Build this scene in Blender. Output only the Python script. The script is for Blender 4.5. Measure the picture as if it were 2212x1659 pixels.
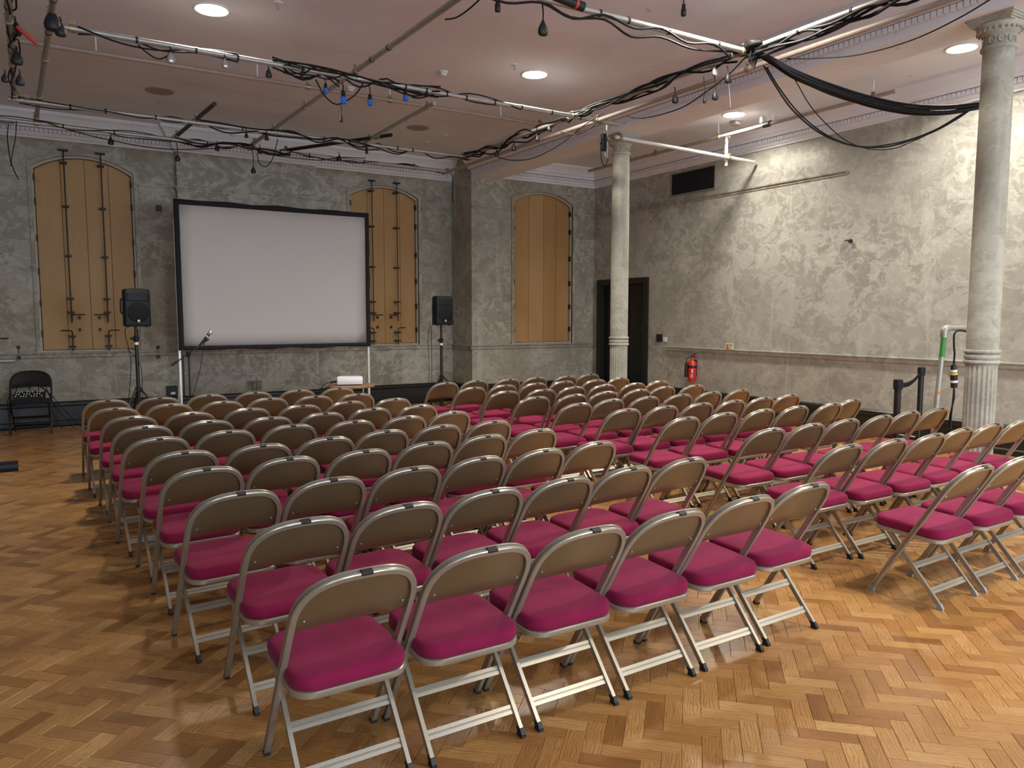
import bpy, bmesh, math, random
from mathutils import Vector, Matrix
from math import sin, cos, pi, radians

random.seed(7)
C = bpy.context.scene.collection
for o in list(bpy.data.objects):
    bpy.data.objects.remove(o)

# ------------------------------------------------------------------ camera
CAM_H = 1.543
YAW, PITCH, FPX = radians(31.742), radians(-5.1225), 1633.94
cam_d = bpy.data.cameras.new('camera')
cam_d.sensor_fit = 'HORIZONTAL'
cam_d.sensor_width = 36.0
cam_d.lens = 36.0 * FPX / 2212.0
cam_d.clip_start = 0.05
cam = bpy.data.objects.new('camera', cam_d)
C.objects.link(cam)
cam.location = (0, 0, CAM_H)
cam.rotation_euler = (pi / 2 + PITCH, 0, -YAW)
bpy.context.scene.camera = cam

# ------------------------------------------------------------------ view, world, daylight
sc = bpy.context.scene
sc.view_settings.view_transform = 'Standard'
sc.view_settings.look = 'None'
sc.view_settings.gamma = 1.0
sc.view_settings.use_curve_mapping = False
sc.view_settings.exposure = 0.55

world = bpy.data.worlds.new('sky')
sc.world = world
world.use_nodes = True
bg = world.node_tree.nodes['Background']
bg.inputs[0].default_value = (0.62, 0.78, 1.0, 1)
bg.inputs[1].default_value = 0.6

# room dimensions (metres), camera stands at x=0, y=0
D, D2, W = 12.44, 11.69, 9.094          # back wall, its nearer right bay, right wall
XL, YR = -4.0, -4.2                      # left wall, rear wall (both out of view)
ZCEIL, ZCOR, ZPIC, ZDADO, ZSK = 4.30, 3.965, 3.455, 0.96, 0.339
PILX, BEAMX1, ZSOF = 6.405, 6.90, 3.92
BRX0, BRX1, BRY = 1.79, 3.865, D - 0.12  # chimney breast

REAR_WINDOWS = [(-2.6, -1.0), (0.6, 2.2), (3.6, 5.2), (6.9, 8.5)]
for i, (a, b) in enumerate(REAR_WINDOWS):     # daylight coming in through the rear windows
    ld = bpy.data.lights.new('daylight', 'AREA')
    ld.shape = 'RECTANGLE'
    ld.size, ld.size_y = b - a, 2.3
    ld.energy = (95.0, 110.0, 165.0, 115.0)[i]
    ld.color = (0.72, 0.86, 1.0)
    lo = bpy.data.objects.new('daylight', ld)
    C.objects.link(lo)
    lo.location = ((a + b) / 2, YR - 0.35, 2.2)
    lo.rotation_euler = (pi / 2, 0, 0)
LAMP_W = 46.0


def at(px, py, x=None, y=None, z=None):
    """Point of the room seen at a photo pixel, on the plane x=, y= or z=."""
    u = (px - 1106) / FPX
    v = -(py - 829.5) / FPX
    fw = cos(PITCH) - v * sin(PITCH)
    up = sin(PITCH) + v * cos(PITCH)
    X = u * cos(YAW) + fw * sin(YAW)
    Y = -u * sin(YAW) + fw * cos(YAW)
    t = x / X if x is not None else (y / Y if y is not None else (z - CAM_H) / up)
    return Vector((X * t, Y * t, CAM_H + up * t))


def to_px(p):
    X, Y, Z = p[0], p[1], p[2] - CAM_H
    u = X * cos(YAW) - Y * sin(YAW)
    w = X * sin(YAW) + Y * cos(YAW)
    fw = w * cos(PITCH) + Z * sin(PITCH)
    up = -w * sin(PITCH) + Z * cos(PITCH)
    if fw < 0.05:
        return None
    return 1106 + FPX * u / fw, 829.5 - FPX * up / fw, fw


# ------------------------------------------------------------------ material helpers
MATS = {}


def mat(name, col, rough=0.6, metal=0.0, spec=0.5, coat=0.0, emit=None, estr=0.0, bump=0.0, bscale=40.0, var=0.0):
    m = bpy.data.materials.new(name)
    m.use_nodes = True
    nt = m.node_tree
    b = nt.nodes['Principled BSDF']
    b.inputs['Base Color'].default_value = (*col, 1)
    b.inputs['Roughness'].default_value = rough
    b.inputs['Metallic'].default_value = metal
    b.inputs['Specular IOR Level'].default_value = spec
    b.inputs['Coat Weight'].default_value = coat
    if emit:
        b.inputs['Emission Color'].default_value = (*emit, 1)
        b.inputs['Emission Strength'].default_value = estr
    if bump or var:
        tc = nt.nodes.new('ShaderNodeTexCoord')
        nz = nt.nodes.new('ShaderNodeTexNoise')
        nz.inputs['Scale'].default_value = bscale
        nz.inputs['Detail'].default_value = 4
        nt.links.new(tc.outputs['Object'], nz.inputs['Vector'])
        if bump:
            bp = nt.nodes.new('ShaderNodeBump')
            bp.inputs['Strength'].default_value = bump
            bp.inputs['Distance'].default_value = 0.01
            nt.links.new(nz.outputs['Fac'], bp.inputs['Height'])
            nt.links.new(bp.outputs['Normal'], b.inputs['Normal'])
        if var:
            mx = nt.nodes.new('ShaderNodeMix')
            mx.data_type = 'RGBA'
            mx.inputs[6].default_value = (*[c * (1 - var) for c in col], 1)
            mx.inputs[7].default_value = (*[min(1, c * (1 + var)) for c in col], 1)
            nt.links.new(nz.outputs['Fac'], mx.inputs[0])
            nt.links.new(mx.outputs[2], b.inputs['Base Color'])
    MATS[name] = m
    return m


class NT:
    """Tiny node builder."""
    def __init__(s, name):
        s.m = bpy.data.materials.new(name)
        s.m.use_nodes = True
        s.t = s.m.node_tree
        s.b = s.t.nodes['Principled BSDF']
        MATS[name] = s.m

    def n(s, typ, **kw):
        nd = s.t.nodes.new('ShaderNode' + typ)
        for k, v in kw.items():
            setattr(nd, k, v)
        return nd

    def l(s, a, b):
        s.t.links.new(a, b)

    def val(s, sock, v):
        if hasattr(v, 'links') or hasattr(v, 'is_linked'):
            s.l(v, sock)
        else:
            sock.default_value = v

    def noise(s, vec, scale, detail=4, rough=0.55, dist=0.0):
        nd = s.n('TexNoise')
        nd.inputs['Scale'].default_value = scale
        nd.inputs['Detail'].default_value = detail
        nd.inputs['Roughness'].default_value = rough
        nd.inputs['Distortion'].default_value = dist
        s.l(vec, nd.inputs['Vector'])
        return nd.outputs['Fac']

    def mapping(s, vec, scale=(1, 1, 1), loc=(0, 0, 0), rot=(0, 0, 0)):
        nd = s.n('Mapping')
        nd.inputs['Scale'].default_value = scale
        nd.inputs['Location'].default_value = loc
        nd.inputs['Rotation'].default_value = rot
        s.l(vec, nd.inputs['Vector'])
        return nd.outputs['Vector']

    def ramp(s, fac, stops):
        nd = s.n('ValToRGB')
        e = nd.color_ramp.elements
        while len(e) < len(stops):
            e.new(0.5)
        for el, (p, c) in zip(e, stops):
            el.position = p
            el.color = (c, c, c, 1) if isinstance(c, (int, float)) else (*c, 1)
        s.l(fac, nd.inputs['Fac'])
        return nd.outputs['Color']

    def mix(s, fac, a, b, mode='MIX'):
        nd = s.n('Mix')
        nd.data_type = 'RGBA'
        nd.blend_type = mode
        s.val(nd.inputs[0], fac)
        for sock, v in ((nd.inputs[6], a), (nd.inputs[7], b)):
            if isinstance(v, tuple):
                sock.default_value = (*v, 1)
            else:
                s.l(v, sock)
        return nd.outputs[2]

    def math(s, op, a, b=0.5):
        nd = s.n('Math')
        nd.operation = op
        s.val(nd.inputs[0], a)
        s.val(nd.inputs[1], b)
        return nd.outputs[0]

    def bump(s, h, strength=0.3, dist=0.01):
        nd = s.n('Bump')
        nd.inputs['Strength'].default_value = strength
        nd.inputs['Distance'].default_value = dist
        s.l(h, nd.inputs['Height'])
        s.l(nd.outputs['Normal'], s.b.inputs['Normal'])


def plaster(name, base, dark, light, white, patch=1.0):
    """Distressed grey plaster: cloudy base, torn pale patches, filled cracks, streaks."""
    k = NT(name)
    tc = k.n('TexCoord').outputs['Object']
    big = k.noise(tc, 0.9, 3)
    mid = k.noise(tc, 3.2, 6, 0.62, 0.6)
    fine = k.noise(tc, 22.0, 6, 0.7)
    c = k.mix(k.ramp(big, [(0.35, 0.0), (0.65, 1.0)]), dark, base)
    c = k.mix(k.ramp(mid, [(0.42, 0.0), (0.60, 0.75)]), c, light)
    torn = k.noise(k.mapping(tc, (1.0, 1.0, 1.2), (3.1, 7.7, 1.3)), 2.3, 10, 0.70, 0.9)
    edge = k.ramp(torn, [(0.505, 0.0), (0.525, 0.55 * patch), (0.60, 0.50 * patch)])
    torn2 = k.noise(k.mapping(tc, (1.0, 1.0, 1.3), (1.7, 4.1, 8.3)), 5.5, 8, 0.68, 1.3)
    edge2 = k.ramp(torn2, [(0.535, 0.0), (0.555, 0.60 * patch), (0.70, 0.60 * patch)])
    gate = k.ramp(k.noise(tc, 0.55, 2), [(0.33, 0.35), (0.60, 1.0)])
    c = k.mix(k.math('MULTIPLY', edge, gate), c, white)
    c = k.mix(k.math('MULTIPLY', edge2, gate), c, white)
    # filled cracks: thin pale veins of a warped voronoi
    wv = k.n('VectorMath')
    wv.operation = 'ADD'
    nz = k.n('TexNoise')
    nz.inputs['Scale'].default_value = 1.3
    nz.inputs['Detail'].default_value = 5
    k.l(tc, nz.inputs['Vector'])
    sc_ = k.n('VectorMath')
    sc_.operation = 'SCALE'
    k.l(nz.outputs['Color'], sc_.inputs[0])
    sc_.inputs[3].default_value = 0.75
    k.l(tc, wv.inputs[0])
    k.l(sc_.outputs[0], wv.inputs[1])
    vo = k.n('TexVoronoi')
    vo.feature = 'DISTANCE_TO_EDGE'
    vo.inputs['Scale'].default_value = 1.5
    k.l(k.mapping(wv.outputs[0], (1, 1, 0.6)), vo.inputs['Vector'])
    vein = k.ramp(vo.outputs['Distance'], [(0.0, 0.55 * patch), (0.010, 0.35 * patch), (0.018, 0.0)])
    vg = k.ramp(k.noise(tc, 1.1, 3), [(0.54, 0.0), (0.62, 1.0)])
    c = k.mix(k.math('MULTIPLY', vein, vg), c, white)
    # vertical trowel/drip streaks
    st = k.noise(k.mapping(tc, (5.0, 5.0, 0.22), (9, 2, 0)), 1.0, 6, 0.6, 0.25)
    c = k.mix(k.ramp(st, [(0.64, 0.0), (0.67, 0.40 * patch)]), c, white)
    c = k.mix(k.ramp(fine, [(0.30, 0.35), (0.55, 0.0)]), c, dark)
    k.l(c, k.b.inputs['Base Color'])
    k.b.inputs['Roughness'].default_value = 0.78
    k.b.inputs['Specular IOR Level'].default_value = 0.3
    k.bump(k.math('ADD', k.math('MULTIPLY', torn, 0.5), k.math('MULTIPLY', fine, 0.3)), 0.25, 0.008)
    return k.m


plaster('plaster', (0.285, 0.265, 0.215), (0.240, 0.222, 0.178), (0.320, 0.300, 0.248), (0.50, 0.485, 0.42))
plaster('plaster_lit', (0.350, 0.345, 0.305), (0.295, 0.290, 0.252), (0.395, 0.390, 0.345), (0.56, 0.555, 0.505))  # right-wall copy of plaster, lightened: brighter light there plus paler patches put into colour
plaster('column_paint', (0.36, 0.35, 0.29), (0.25, 0.24, 0.20), (0.42, 0.41, 0.35), (0.52, 0.51, 0.44), 0.6)


def ceiling_paint(name, a, b, c_):
    k = NT(name)
    tc = k.n('TexCoord').outputs['Object']
    n1 = k.noise(tc, 0.8, 5, 0.6, 0.4)
    n2 = k.noise(k.mapping(tc, (0.35, 1.6, 1)), 1.6, 6, 0.6)
    c = k.mix(k.ramp(n1, [(0.35, 0.0), (0.65, 1.0)]), a, b)
    c = k.mix(k.ramp(n2, [(0.55, 0.0), (0.72, 0.5)]), c, c_)
    spots = k.noise(tc, 6.0, 3)
    c = k.mix(k.ramp(spots, [(0.70, 0.0), (0.76, 0.5)]), c, (0.20, 0.15, 0.12))
    k.l(c, k.b.inputs['Base Color'])
    k.b.inputs['Roughness'].default_value = 0.6
    k.bump(k.noise(tc, 14, 5), 0.06, 0.01)
    return k.m


ceiling_paint('ceiling_paint', (0.70, 0.725, 0.80), (0.77, 0.80, 0.88), (0.62, 0.625, 0.67))
ceiling_paint('cornice_paint', (0.70, 0.715, 0.77), (0.77, 0.785, 0.84), (0.63, 0.63, 0.67))


def wood_floor(name):
    k = NT(name)
    uv = k.n('UVMap').outputs['UV']
    oi = k.n('ObjectInfo').outputs['Random']
    atr = k.n('Attribute')
    atr.attribute_name = 'rnd'
    r = k.math('FRACT', k.math('ADD', oi, atr.outputs['Fac']))
    off = k.n('CombineXYZ')
    k.l(k.math('MULTIPLY', r, 91.7), off.inputs[0])
    k.l(k.math('MULTIPLY', r, 57.3), off.inputs[1])
    ad = k.n('VectorMath')
    ad.operation = 'ADD'
    k.l(uv, ad.inputs[0])
    k.l(off.outputs[0], ad.inputs[1])
    v = ad.outputs[0]
    tone = k.ramp(r, [(0.0, (0.26, 0.110, 0.030)), (0.15, (0.37, 0.170, 0.050)), (0.5, (0.47, 0.235, 0.075)), (0.85, (0.54, 0.29, 0.10)), (1.0, (0.60, 0.35, 0.13))])
    warp = k.noise(k.mapping(v, (3.0, 9.0, 1)), 1.0, 3, 0.5)
    rings = k.n('TexWave')
    rings.wave_type = 'BANDS'
    rings.bands_direction = 'Y'
    rings.inputs['Scale'].default_value = 26.0
    rings.inputs['Distortion'].default_value = 9.0
    rings.inputs['Detail'].default_value = 2.0
    rings.inputs['Detail Scale'].default_value = 1.2
    k.l(k.mapping(v, (0.35, 1.0, 1)), rings.inputs['Vector'])
    fibre = k.noise(k.mapping(v, (6.0, 160.0, 1)), 1.0, 4, 0.6)
    g = k.mix(k.ramp(rings.outputs['Fac'], [(0.45, 0.0), (0.95, 0.42)]), tone, (0.13, 0.045, 0.010))
    g = k.mix(k.ramp(fibre, [(0.40, 0.0), (0.75, 0.35)]), g, (0.17, 0.065, 0.016))
    g = k.mix(k.ramp(warp, [(0.45, 0.0), (0.75, 0.25)]), g, (0.52, 0.27, 0.075))
    tcw = k.n('NewGeometry').outputs['Position']
    dirt = k.ramp(k.noise(tcw, 1.1, 4), [(0.40, 0.0), (0.70, 0.22)])
    g = k.mix(dirt, g, (0.16, 0.065, 0.020))
    k.l(g, k.b.inputs['Base Color'])
    rr = k.ramp(k.noise(tcw, 3.0, 5), [(0.3, 0.20), (0.7, 0.36)])
    k.l(rr, k.b.inputs['Roughness'])
    k.b.inputs['Coat Weight'].default_value = 0.12
    k.b.inputs['Coat Roughness'].default_value = 0.18
    k.bump(k.math('ADD', k.math('MULTIPLY', fibre, 0.4), k.math('MULTIPLY', rings.outputs['Fac'], 0.3)), 0.10, 0.002)
    return k.m


wood_floor('parquet_wood')


def plywood(name, a, b, dark):
    k = NT(name)
    tc = k.n('TexCoord').outputs['Object']
    n1 = k.noise(k.mapping(tc, (1.2, 1.2, 0.5)), 1.6, 5, 0.6, 0.5)
    n2 = k.noise(k.mapping(tc, (60, 60, 3)), 1.0, 3)
    n3 = k.noise(tc, 4.0, 6, 0.65, 0.4)
    c = k.mix(k.ramp(n1, [(0.3, 0.0), (0.7, 1.0)]), a, b)
    c = k.mix(k.ramp(n2, [(0.4, 0.0), (0.8, 0.3)]), c, dark)
    c = k.mix(k.ramp(n3, [(0.58, 0.0), (0.70, 0.35)]), c, dark)
    k.l(c, k.b.inputs['Base Color'])
    k.b.inputs['Roughness'].default_value = 0.55
    return k.m


plywood('shutter_ply', (0.37, 0.205, 0.070), (0.44, 0.255, 0.095), (0.28, 0.165, 0.075))
plywood('table_wood', (0.24, 0.125, 0.06), (0.30, 0.165, 0.08), (0.14, 0.07, 0.03))


def fabric(name, col, col2):
    k = NT(name)
    tc = k.n('TexCoord').outputs['Object']
    n = k.noise(tc, 900, 2)
    n2 = k.noise(tc, 9, 3)
    c = k.mix(n, col, col2)
    c = k.mix(k.ramp(n2, [(0.4, 0.0), (0.8, 0.25)]), c, tuple(x * 1.5 for x in col2))
    k.l(c, k.b.inputs['Base Color'])
    k.b.inputs['Roughness'].default_value = 0.9
    k.b.inputs['Specular IOR Level'].default_value = 0.2
    k.b.inputs['Sheen Weight'].default_value = 0.08
    k.b.inputs['Sheen Roughness'].default_value = 0.5
    k.b.inputs['Sheen Tint'].default_value = (1.0, 0.55, 0.75, 1)
    k.bump(n, 0.15, 0.002)
    return k.m


fabric('seat_fabric', (0.165, 0.005, 0.036), (0.235, 0.010, 0.055))
mat('chair_metal', (0.38, 0.34, 0.275), 0.30, 0.55, 0.5)
mat('chair_bronze', (0.205, 0.150, 0.082), 0.34, 0.55, 0.5)
mat('rubber_black', (0.012, 0.012, 0.014), 0.55)
mat('rubber_grey', (0.30, 0.29, 0.27), 0.6)
mat('black_metal', (0.010, 0.010, 0.011), 0.38, 0.0, 0.5)
mat('black_plastic', (0.006, 0.007, 0.010), 0.5, spec=0.3, bump=0.15, bscale=300)
mat('grille_mesh', (0.005, 0.006, 0.009), 0.6, spec=0.25, bump=0.4, bscale=500)
mat('black_cloth', (0.010, 0.011, 0.016), 0.95, bump=0.2, bscale=60)
mat('black_paint', (0.013, 0.014, 0.013), 0.35, bump=0.1, bscale=6)
mat('door_paint', (0.006, 0.009, 0.009), 0.4)
mat('cable_black', (0.009, 0.009, 0.011), 0.6, spec=0.25)
mat('galvanised', (0.40, 0.40, 0.375), 0.50, 0.6, var=0.25, bscale=12)
mat('pipe_paint', (0.36, 0.30, 0.27), 0.5, 0.1, var=0.2, bscale=10)
mat('clamp_steel', (0.33, 0.29, 0.20), 0.45, 0.7, var=0.4, bscale=60)
mat('green_tape', (0.045, 0.26, 0.055), 0.5)
mat('orange_tape', (0.75, 0.16, 0.04), 0.5)
mat('yellow_ring', (0.80, 0.62, 0.05), 0.4)
mat('white_plastic', (0.80, 0.80, 0.82), 0.35)
mat('white_enamel', (0.70, 0.70, 0.68), 0.4)
mat('screen_white', (0.86, 0.86, 0.87), 0.9, spec=0.2)
mat('alu_pale', (0.72, 0.72, 0.70), 0.4, 0.3)
mat('red_paint', (0.62, 0.022, 0.010), 0.3, coat=0.3)
mat('dark_red', (0.22, 0.012, 0.012), 0.4)
mat('red_plastic', (0.55, 0.05, 0.04), 0.4)
mat('blue_plastic', (0.02, 0.13, 0.55), 0.35)
mat('iron', (0.016, 0.010, 0.009), 0.5, 0.2)
mat('brass', (0.45, 0.30, 0.10), 0.35, 0.8)
mat('glass_dark', (0.02, 0.02, 0.025), 0.1)
mat('knob_white', (0.75, 0.75, 0.72), 0.4)
mat('silver', (0.55, 0.56, 0.58), 0.3, 0.7)
mat('sign_cream', (0.72, 0.72, 0.50), 0.5)
mat('sign_green', (0.25, 0.55, 0.30), 0.5)
mat('sign_red', (0.62, 0.10, 0.05), 0.5)
mat('sign_peach', (0.72, 0.34, 0.20), 0.5)
mat('vent_grey', (0.24, 0.22, 0.18), 0.6)
mat('lamp_lens', (0.9, 0.9, 0.9), 0.4, emit=(1.0, 0.95, 0.86), estr=14.0)
mat('lamp_dead', (0.33, 0.27, 0.24), 0.5)
mat('subfloor', (0.035, 0.020, 0.010), 0.9)
mat('window_glass', (0.75, 0.85, 0.9), 0.1)
k_ = NT('clear_glass')
k_.b.inputs['Base Color'].default_value = (0.95, 0.97, 1, 1)
k_.b.inputs['Roughness'].default_value = 0.02
k_.b.inputs['Transmission Weight'].default_value = 1.0


# ------------------------------------------------------------------ mesh helpers
def bm_obj(name, bm, material, parent=None, smooth=False, auto=None, loc=None):
    me = bpy.data.meshes.new(name)
    bm.normal_update()
    bm.to_mesh(me)
    bm.free()
    return me_obj(name, me, material, parent, smooth, auto, loc)


def me_obj(name, me, material, parent=None, smooth=False, auto=None, loc=None):
    if material and not me.materials:
        me.materials.append(MATS[material] if isinstance(material, str) else material)
    if smooth or auto:
        me.polygons.foreach_set('use_smooth', [True] * len(me.polygons))
        if auto:
            me.set_sharp_from_angle(angle=radians(auto))
    o = bpy.data.objects.new(name, me)
    C.objects.link(o)
    if parent:
        o.parent = parent
    if loc is not None:
        o.location = loc
    return o


def empty(name, loc=(0, 0, 0), rz=0.0):
    o = bpy.data.objects.new(name, None)
    o.empty_display_size = 0.1
    C.objects.link(o)
    o.location = loc
    o.rotation_euler = (0, 0, rz)
    return o


def tag(o, label, cat, group=None, kind=None):
    o['label'] = label
    o['category'] = cat
    if group:
        o['group'] = group
    if kind:
        o['kind'] = kind
    return o


def structure(o, label=None):
    o['kind'] = 'structure'
    if label:
        o['label'] = label
    return o


def box(bm, x0, x1, y0, y1, z0, z1, M=None):
    vs = [bm.verts.new((x, y, z)) for x in (x0, x1) for y in (y0, y1) for z in (z0, z1)]
    f = [(0, 1, 3, 2), (4, 6, 7, 5), (0, 4, 5, 1), (2, 3, 7, 6), (0, 2, 6, 4), (1, 5, 7, 3)]
    for q in f:
        bm.faces.new([vs[i] for i in q])
    if M is not None:
        bmesh.ops.transform(bm, matrix=M, verts=vs)
    return vs


def box_obj(name, x0, x1, y0, y1, z0, z1, material, parent=None, bevel=0.0, seg=1):
    bm = bmesh.new()
    box(bm, x0, x1, y0, y1, z0, z1)
    if bevel:
        bmesh.ops.bevel(bm, geom=bm.edges[:], offset=bevel, segments=seg, affect='EDGES', profile=0.6)
    bmesh.ops.recalc_face_normals(bm, faces=bm.faces[:])
    return bm_obj(name, bm, material, parent, auto=40 if bevel and seg > 1 else None)


def sweep(bm, pts, r, n=8, closed_caps=True, prof=None):
    """Tube along a polyline; r is a number or list; prof an optional [(a,b)] section."""
    pts = [Vector(p) for p in pts]
    m = len(pts)
    tang = []
    for i in range(m):
        a = pts[max(0, i - 1)]
        b = pts[min(m - 1, i + 1)]
        t = (b - a)
        tang.append(t.normalized() if t.length > 1e-9 else Vector((0, 0, 1)))
    t0 = tang[0]
    up = Vector((0, 0, 1)) if abs(t0.z) < 0.9 else Vector((1, 0, 0))
    nrm = (up - t0 * up.dot(t0)).normalized()
    rings = []
    for i in range(m):
        t = tang[i]
        nrm = (nrm - t * nrm.dot(t))
        nrm = nrm.normalized() if nrm.length > 1e-6 else t.orthogonal().normalized()
        bn = t.cross(nrm)
        rr = r[i] if isinstance(r, (list, tuple)) else r
        if prof:
            ring = [bm.verts.new(pts[i] + nrm * a + bn * b) for a, b in prof]
        else:
            ring = [bm.verts.new(pts[i] + (nrm * cos(2 * pi * k / n) + bn * sin(2 * pi * k / n)) * rr) for k in range(n)]
        rings.append(ring)
    q = len(rings[0])
    for i in range(m - 1):
        for k in range(q):
            bm.faces.new((rings[i][k], rings[i][(k + 1) % q], rings[i + 1][(k + 1) % q], rings[i + 1][k]))
    if closed_caps:
        bm.faces.new(rings[0][::-1])
        bm.faces.new(rings[-1])


def tube(name, pts, r, material, parent=None, n=8, auto=50):
    bm = bmesh.new()
    sweep(bm, pts, r, n)
    return bm_obj(name, bm, material, parent, auto=auto)


def smooth_pts(pts, k=6):
    """Catmull-Rom through the points."""
    P = [Vector(p) for p in pts]
    if len(P) < 3:
        return P
    P = [P[0] * 2 - P[1]] + P + [P[-1] * 2 - P[-2]]
    out = []
    for i in range(1, len(P) - 2):
        p0, p1, p2, p3 = P[i - 1:i + 3]
        for j in range(k):
            t = j / k
            out.append(0.5 * ((2 * p1) + (p2 - p0) * t + (2 * p0 - 5 * p1 + 4 * p2 - p3) * t * t + (3 * p1 - p0 - 3 * p2 + p3) * t ** 3))
    out.append(P[-2])
    return out


def lathe(bm, prof, n=24, M=None, cap=True):
    """Revolve [(r,z)] about the z axis."""
    vs_all = []
    rings = []
    for r, z in prof:
        ring = [bm.verts.new((max(r, 1e-5) * cos(2 * pi * k / n), max(r, 1e-5) * sin(2 * pi * k / n), z)) for k in range(n)]
        rings.append(ring)
        vs_all += ring
    for i in range(len(rings) - 1):
        for k in range(n):
            bm.faces.new((rings[i][k], rings[i][(k + 1) % n], rings[i + 1][(k + 1) % n], rings[i + 1][k]))
    if cap:
        bm.faces.new(rings[0][::-1])
        bm.faces.new(rings[-1])
    if M is not None:
        bmesh.ops.transform(bm, matrix=M, verts=vs_all)
    return vs_all


def lathe_obj(name, prof, material, parent=None, n=24, M=None, auto=35):
    bm = bmesh.new()
    lathe(bm, prof, n, M)
    bmesh.ops.recalc_face_normals(bm, faces=bm.faces[:])
    return bm_obj(name, bm, material, parent, auto=auto)


def prism(bm, poly, vec):
    """Extrude a planar polygon of 3-D points along vec."""
    a = [bm.verts.new(p) for p in poly]
    b = [bm.verts.new(Vector(p) + Vector(vec)) for p in poly]
    n = len(a)
    bm.faces.new(a)
    bm.faces.new(b[::-1])
    for i in range(n):
        bm.faces.new((a[i], b[i], b[(i + 1) % n], a[(i + 1) % n]))


def prism_obj(name, poly, vec, material, parent=None, bevel=0.0, auto=None, seg=1):
    bm = bmesh.new()
    prism(bm, poly, vec)
    if bevel:
        bmesh.ops.bevel(bm, geom=bm.edges[:], offset=bevel, segments=seg, affect='EDGES')
    bmesh.ops.recalc_face_normals(bm, faces=bm.faces[:])
    return bm_obj(name, bm, material, parent, auto=auto)


def copy_tree(o, parent=None):
    c = o.copy()
    C.objects.link(c)
    c.parent = parent
    for ch in o.children:
        copy_tree(ch, c)
    return c


ORD = ['zeroth', 'first', 'second', 'third', 'fourth', 'fifth', 'sixth', 'seventh', 'eighth', 'ninth', 'tenth']

exec_sections = True

# ------------------------------------------------------------------ room shell
def arch_outline(x0, x1, zb, zs, za, inset=0.0, n=14):
    """Window outline (x,z): bottom-left, up, segmental arch, down."""
    x0 += inset
    x1 -= inset
    zb += inset
    h = za - zs
    c = (x1 - x0) / 2
    xm = (x0 + x1) / 2
    R = (c * c + h * h) / (2 * h)
    zc = za - inset - R
    a = math.asin(min(1, c / R))
    pts = [(x0, zb)]
    for i in range(n + 1):
        th = -a + 2 * a * i / n
        pts.append((xm + R * sin(th), zc + R * cos(th)))
    pts.append((x1, zb))
    return pts, (lambda x: zc + math.sqrt(max(0, R * R - (x - xm) ** 2)))


WIN = {1: (-0.04, 1.22, 1.035, 3.595, 3.785, D), 2: (4.478, 5.738, 1.035, 3.605, 3.775, D), 3: (7.265, 8.572, 1.035, 3.608, 3.795, D2)}


def holed_face(bm, outer, holes, f):
    """Triangulated face with holes; outer/holes are 2-D loops, f maps to 3-D."""
    loops = []
    edges = []
    for lp in [outer] + holes:
        vs = [bm.verts.new(f(*p)) for p in lp]
        loops.append(vs)
        for i in range(len(vs)):
            edges.append(bm.edges.new((vs[i], vs[(i + 1) % len(vs)])))
    bmesh.ops.triangle_fill(bm, use_beauty=True, use_dissolve=False, edges=edges)
    return loops


def reveal(bm, loop, vec):
    b = [bm.verts.new(v.co + Vector(vec)) for v in loop]
    n = len(loop)
    for i in range(n):
        bm.faces.new((loop[i], loop[(i + 1) % n], b[(i + 1) % n], b[i]))


bm = bmesh.new()
o1 = arch_outline(*WIN[1][:5])[0]
o2 = arch_outline(*WIN[2][:5])[0]
o3 = arch_outline(*WIN[3][:5])[0]
lp = holed_face(bm, [(XL, 0), (XL, ZCEIL), (PILX, ZCEIL), (PILX, 0)], [o1, o2], lambda x, z: (x, D, z))
reveal(bm, lp[1], (0, 0.16, 0))
reveal(bm, lp[2], (0, 0.16, 0))
lp = holed_face(bm, [(PILX, 0), (PILX, ZCEIL), (W, ZCEIL), (W, 0)], [o3], lambda x, z: (x, D2, z))
reveal(bm, lp[1], (0, 0.16, 0))
vs = [bm.verts.new(p) for p in ((PILX, D2, 0), (PILX, D, 0), (PILX, D, ZCEIL), (PILX, D2, ZCEIL))]
bm.faces.new(vs)
box(bm, BRX0, BRX1, BRY, D + 0.02, 0, ZCEIL)
box(bm, XL - 0.3, PILX + 0.3, D + 0.16, D + 0.35, 0, ZCEIL)
box(bm, PILX + 0.3, W + 0.3, D2 + 0.16, D2 + 0.3, 0, ZCEIL)
bmesh.ops.recalc_face_normals(bm, faces=bm.faces[:])
structure(bm_obj('wall_back', bm, 'plaster'), 'distressed grey plaster wall behind the projection screen')

DOOR_Y0, DOOR_Y1, DOOR_Z = 10.121, 11.544, 2.229
bm = bmesh.new()
holed_face(bm, [(YR, 0), (YR, ZCEIL), (D2, ZCEIL), (D2, 0)], [[(DOOR_Y0 + .01, 0.001), (DOOR_Y0 + .01, DOOR_Z - .01), (DOOR_Y1 - .01, DOOR_Z - .01), (DOOR_Y1 - .01, 0.001)]], lambda y, z: (W, y, z))
box(bm, W + 0.25, W + 0.4, YR - 0.3, D2 + 0.3, -0.05, ZCEIL)
box(bm, W, W + 0.25, DOOR_Y1 - 0.005, DOOR_Y1 + 0.05, 0, DOOR_Z)
structure(bm_obj('wall_right', bm, 'plaster_lit'), 'mottled grey plaster wall with pale filled cracks and a black door')

bm = bmesh.new()
box(bm, XL - 0.3, XL, YR - 0.3, D + 0.3, -0.05, ZCEIL)
structure(bm_obj('wall_left', bm, 'plaster'), 'grey plaster wall on the left side')

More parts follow.
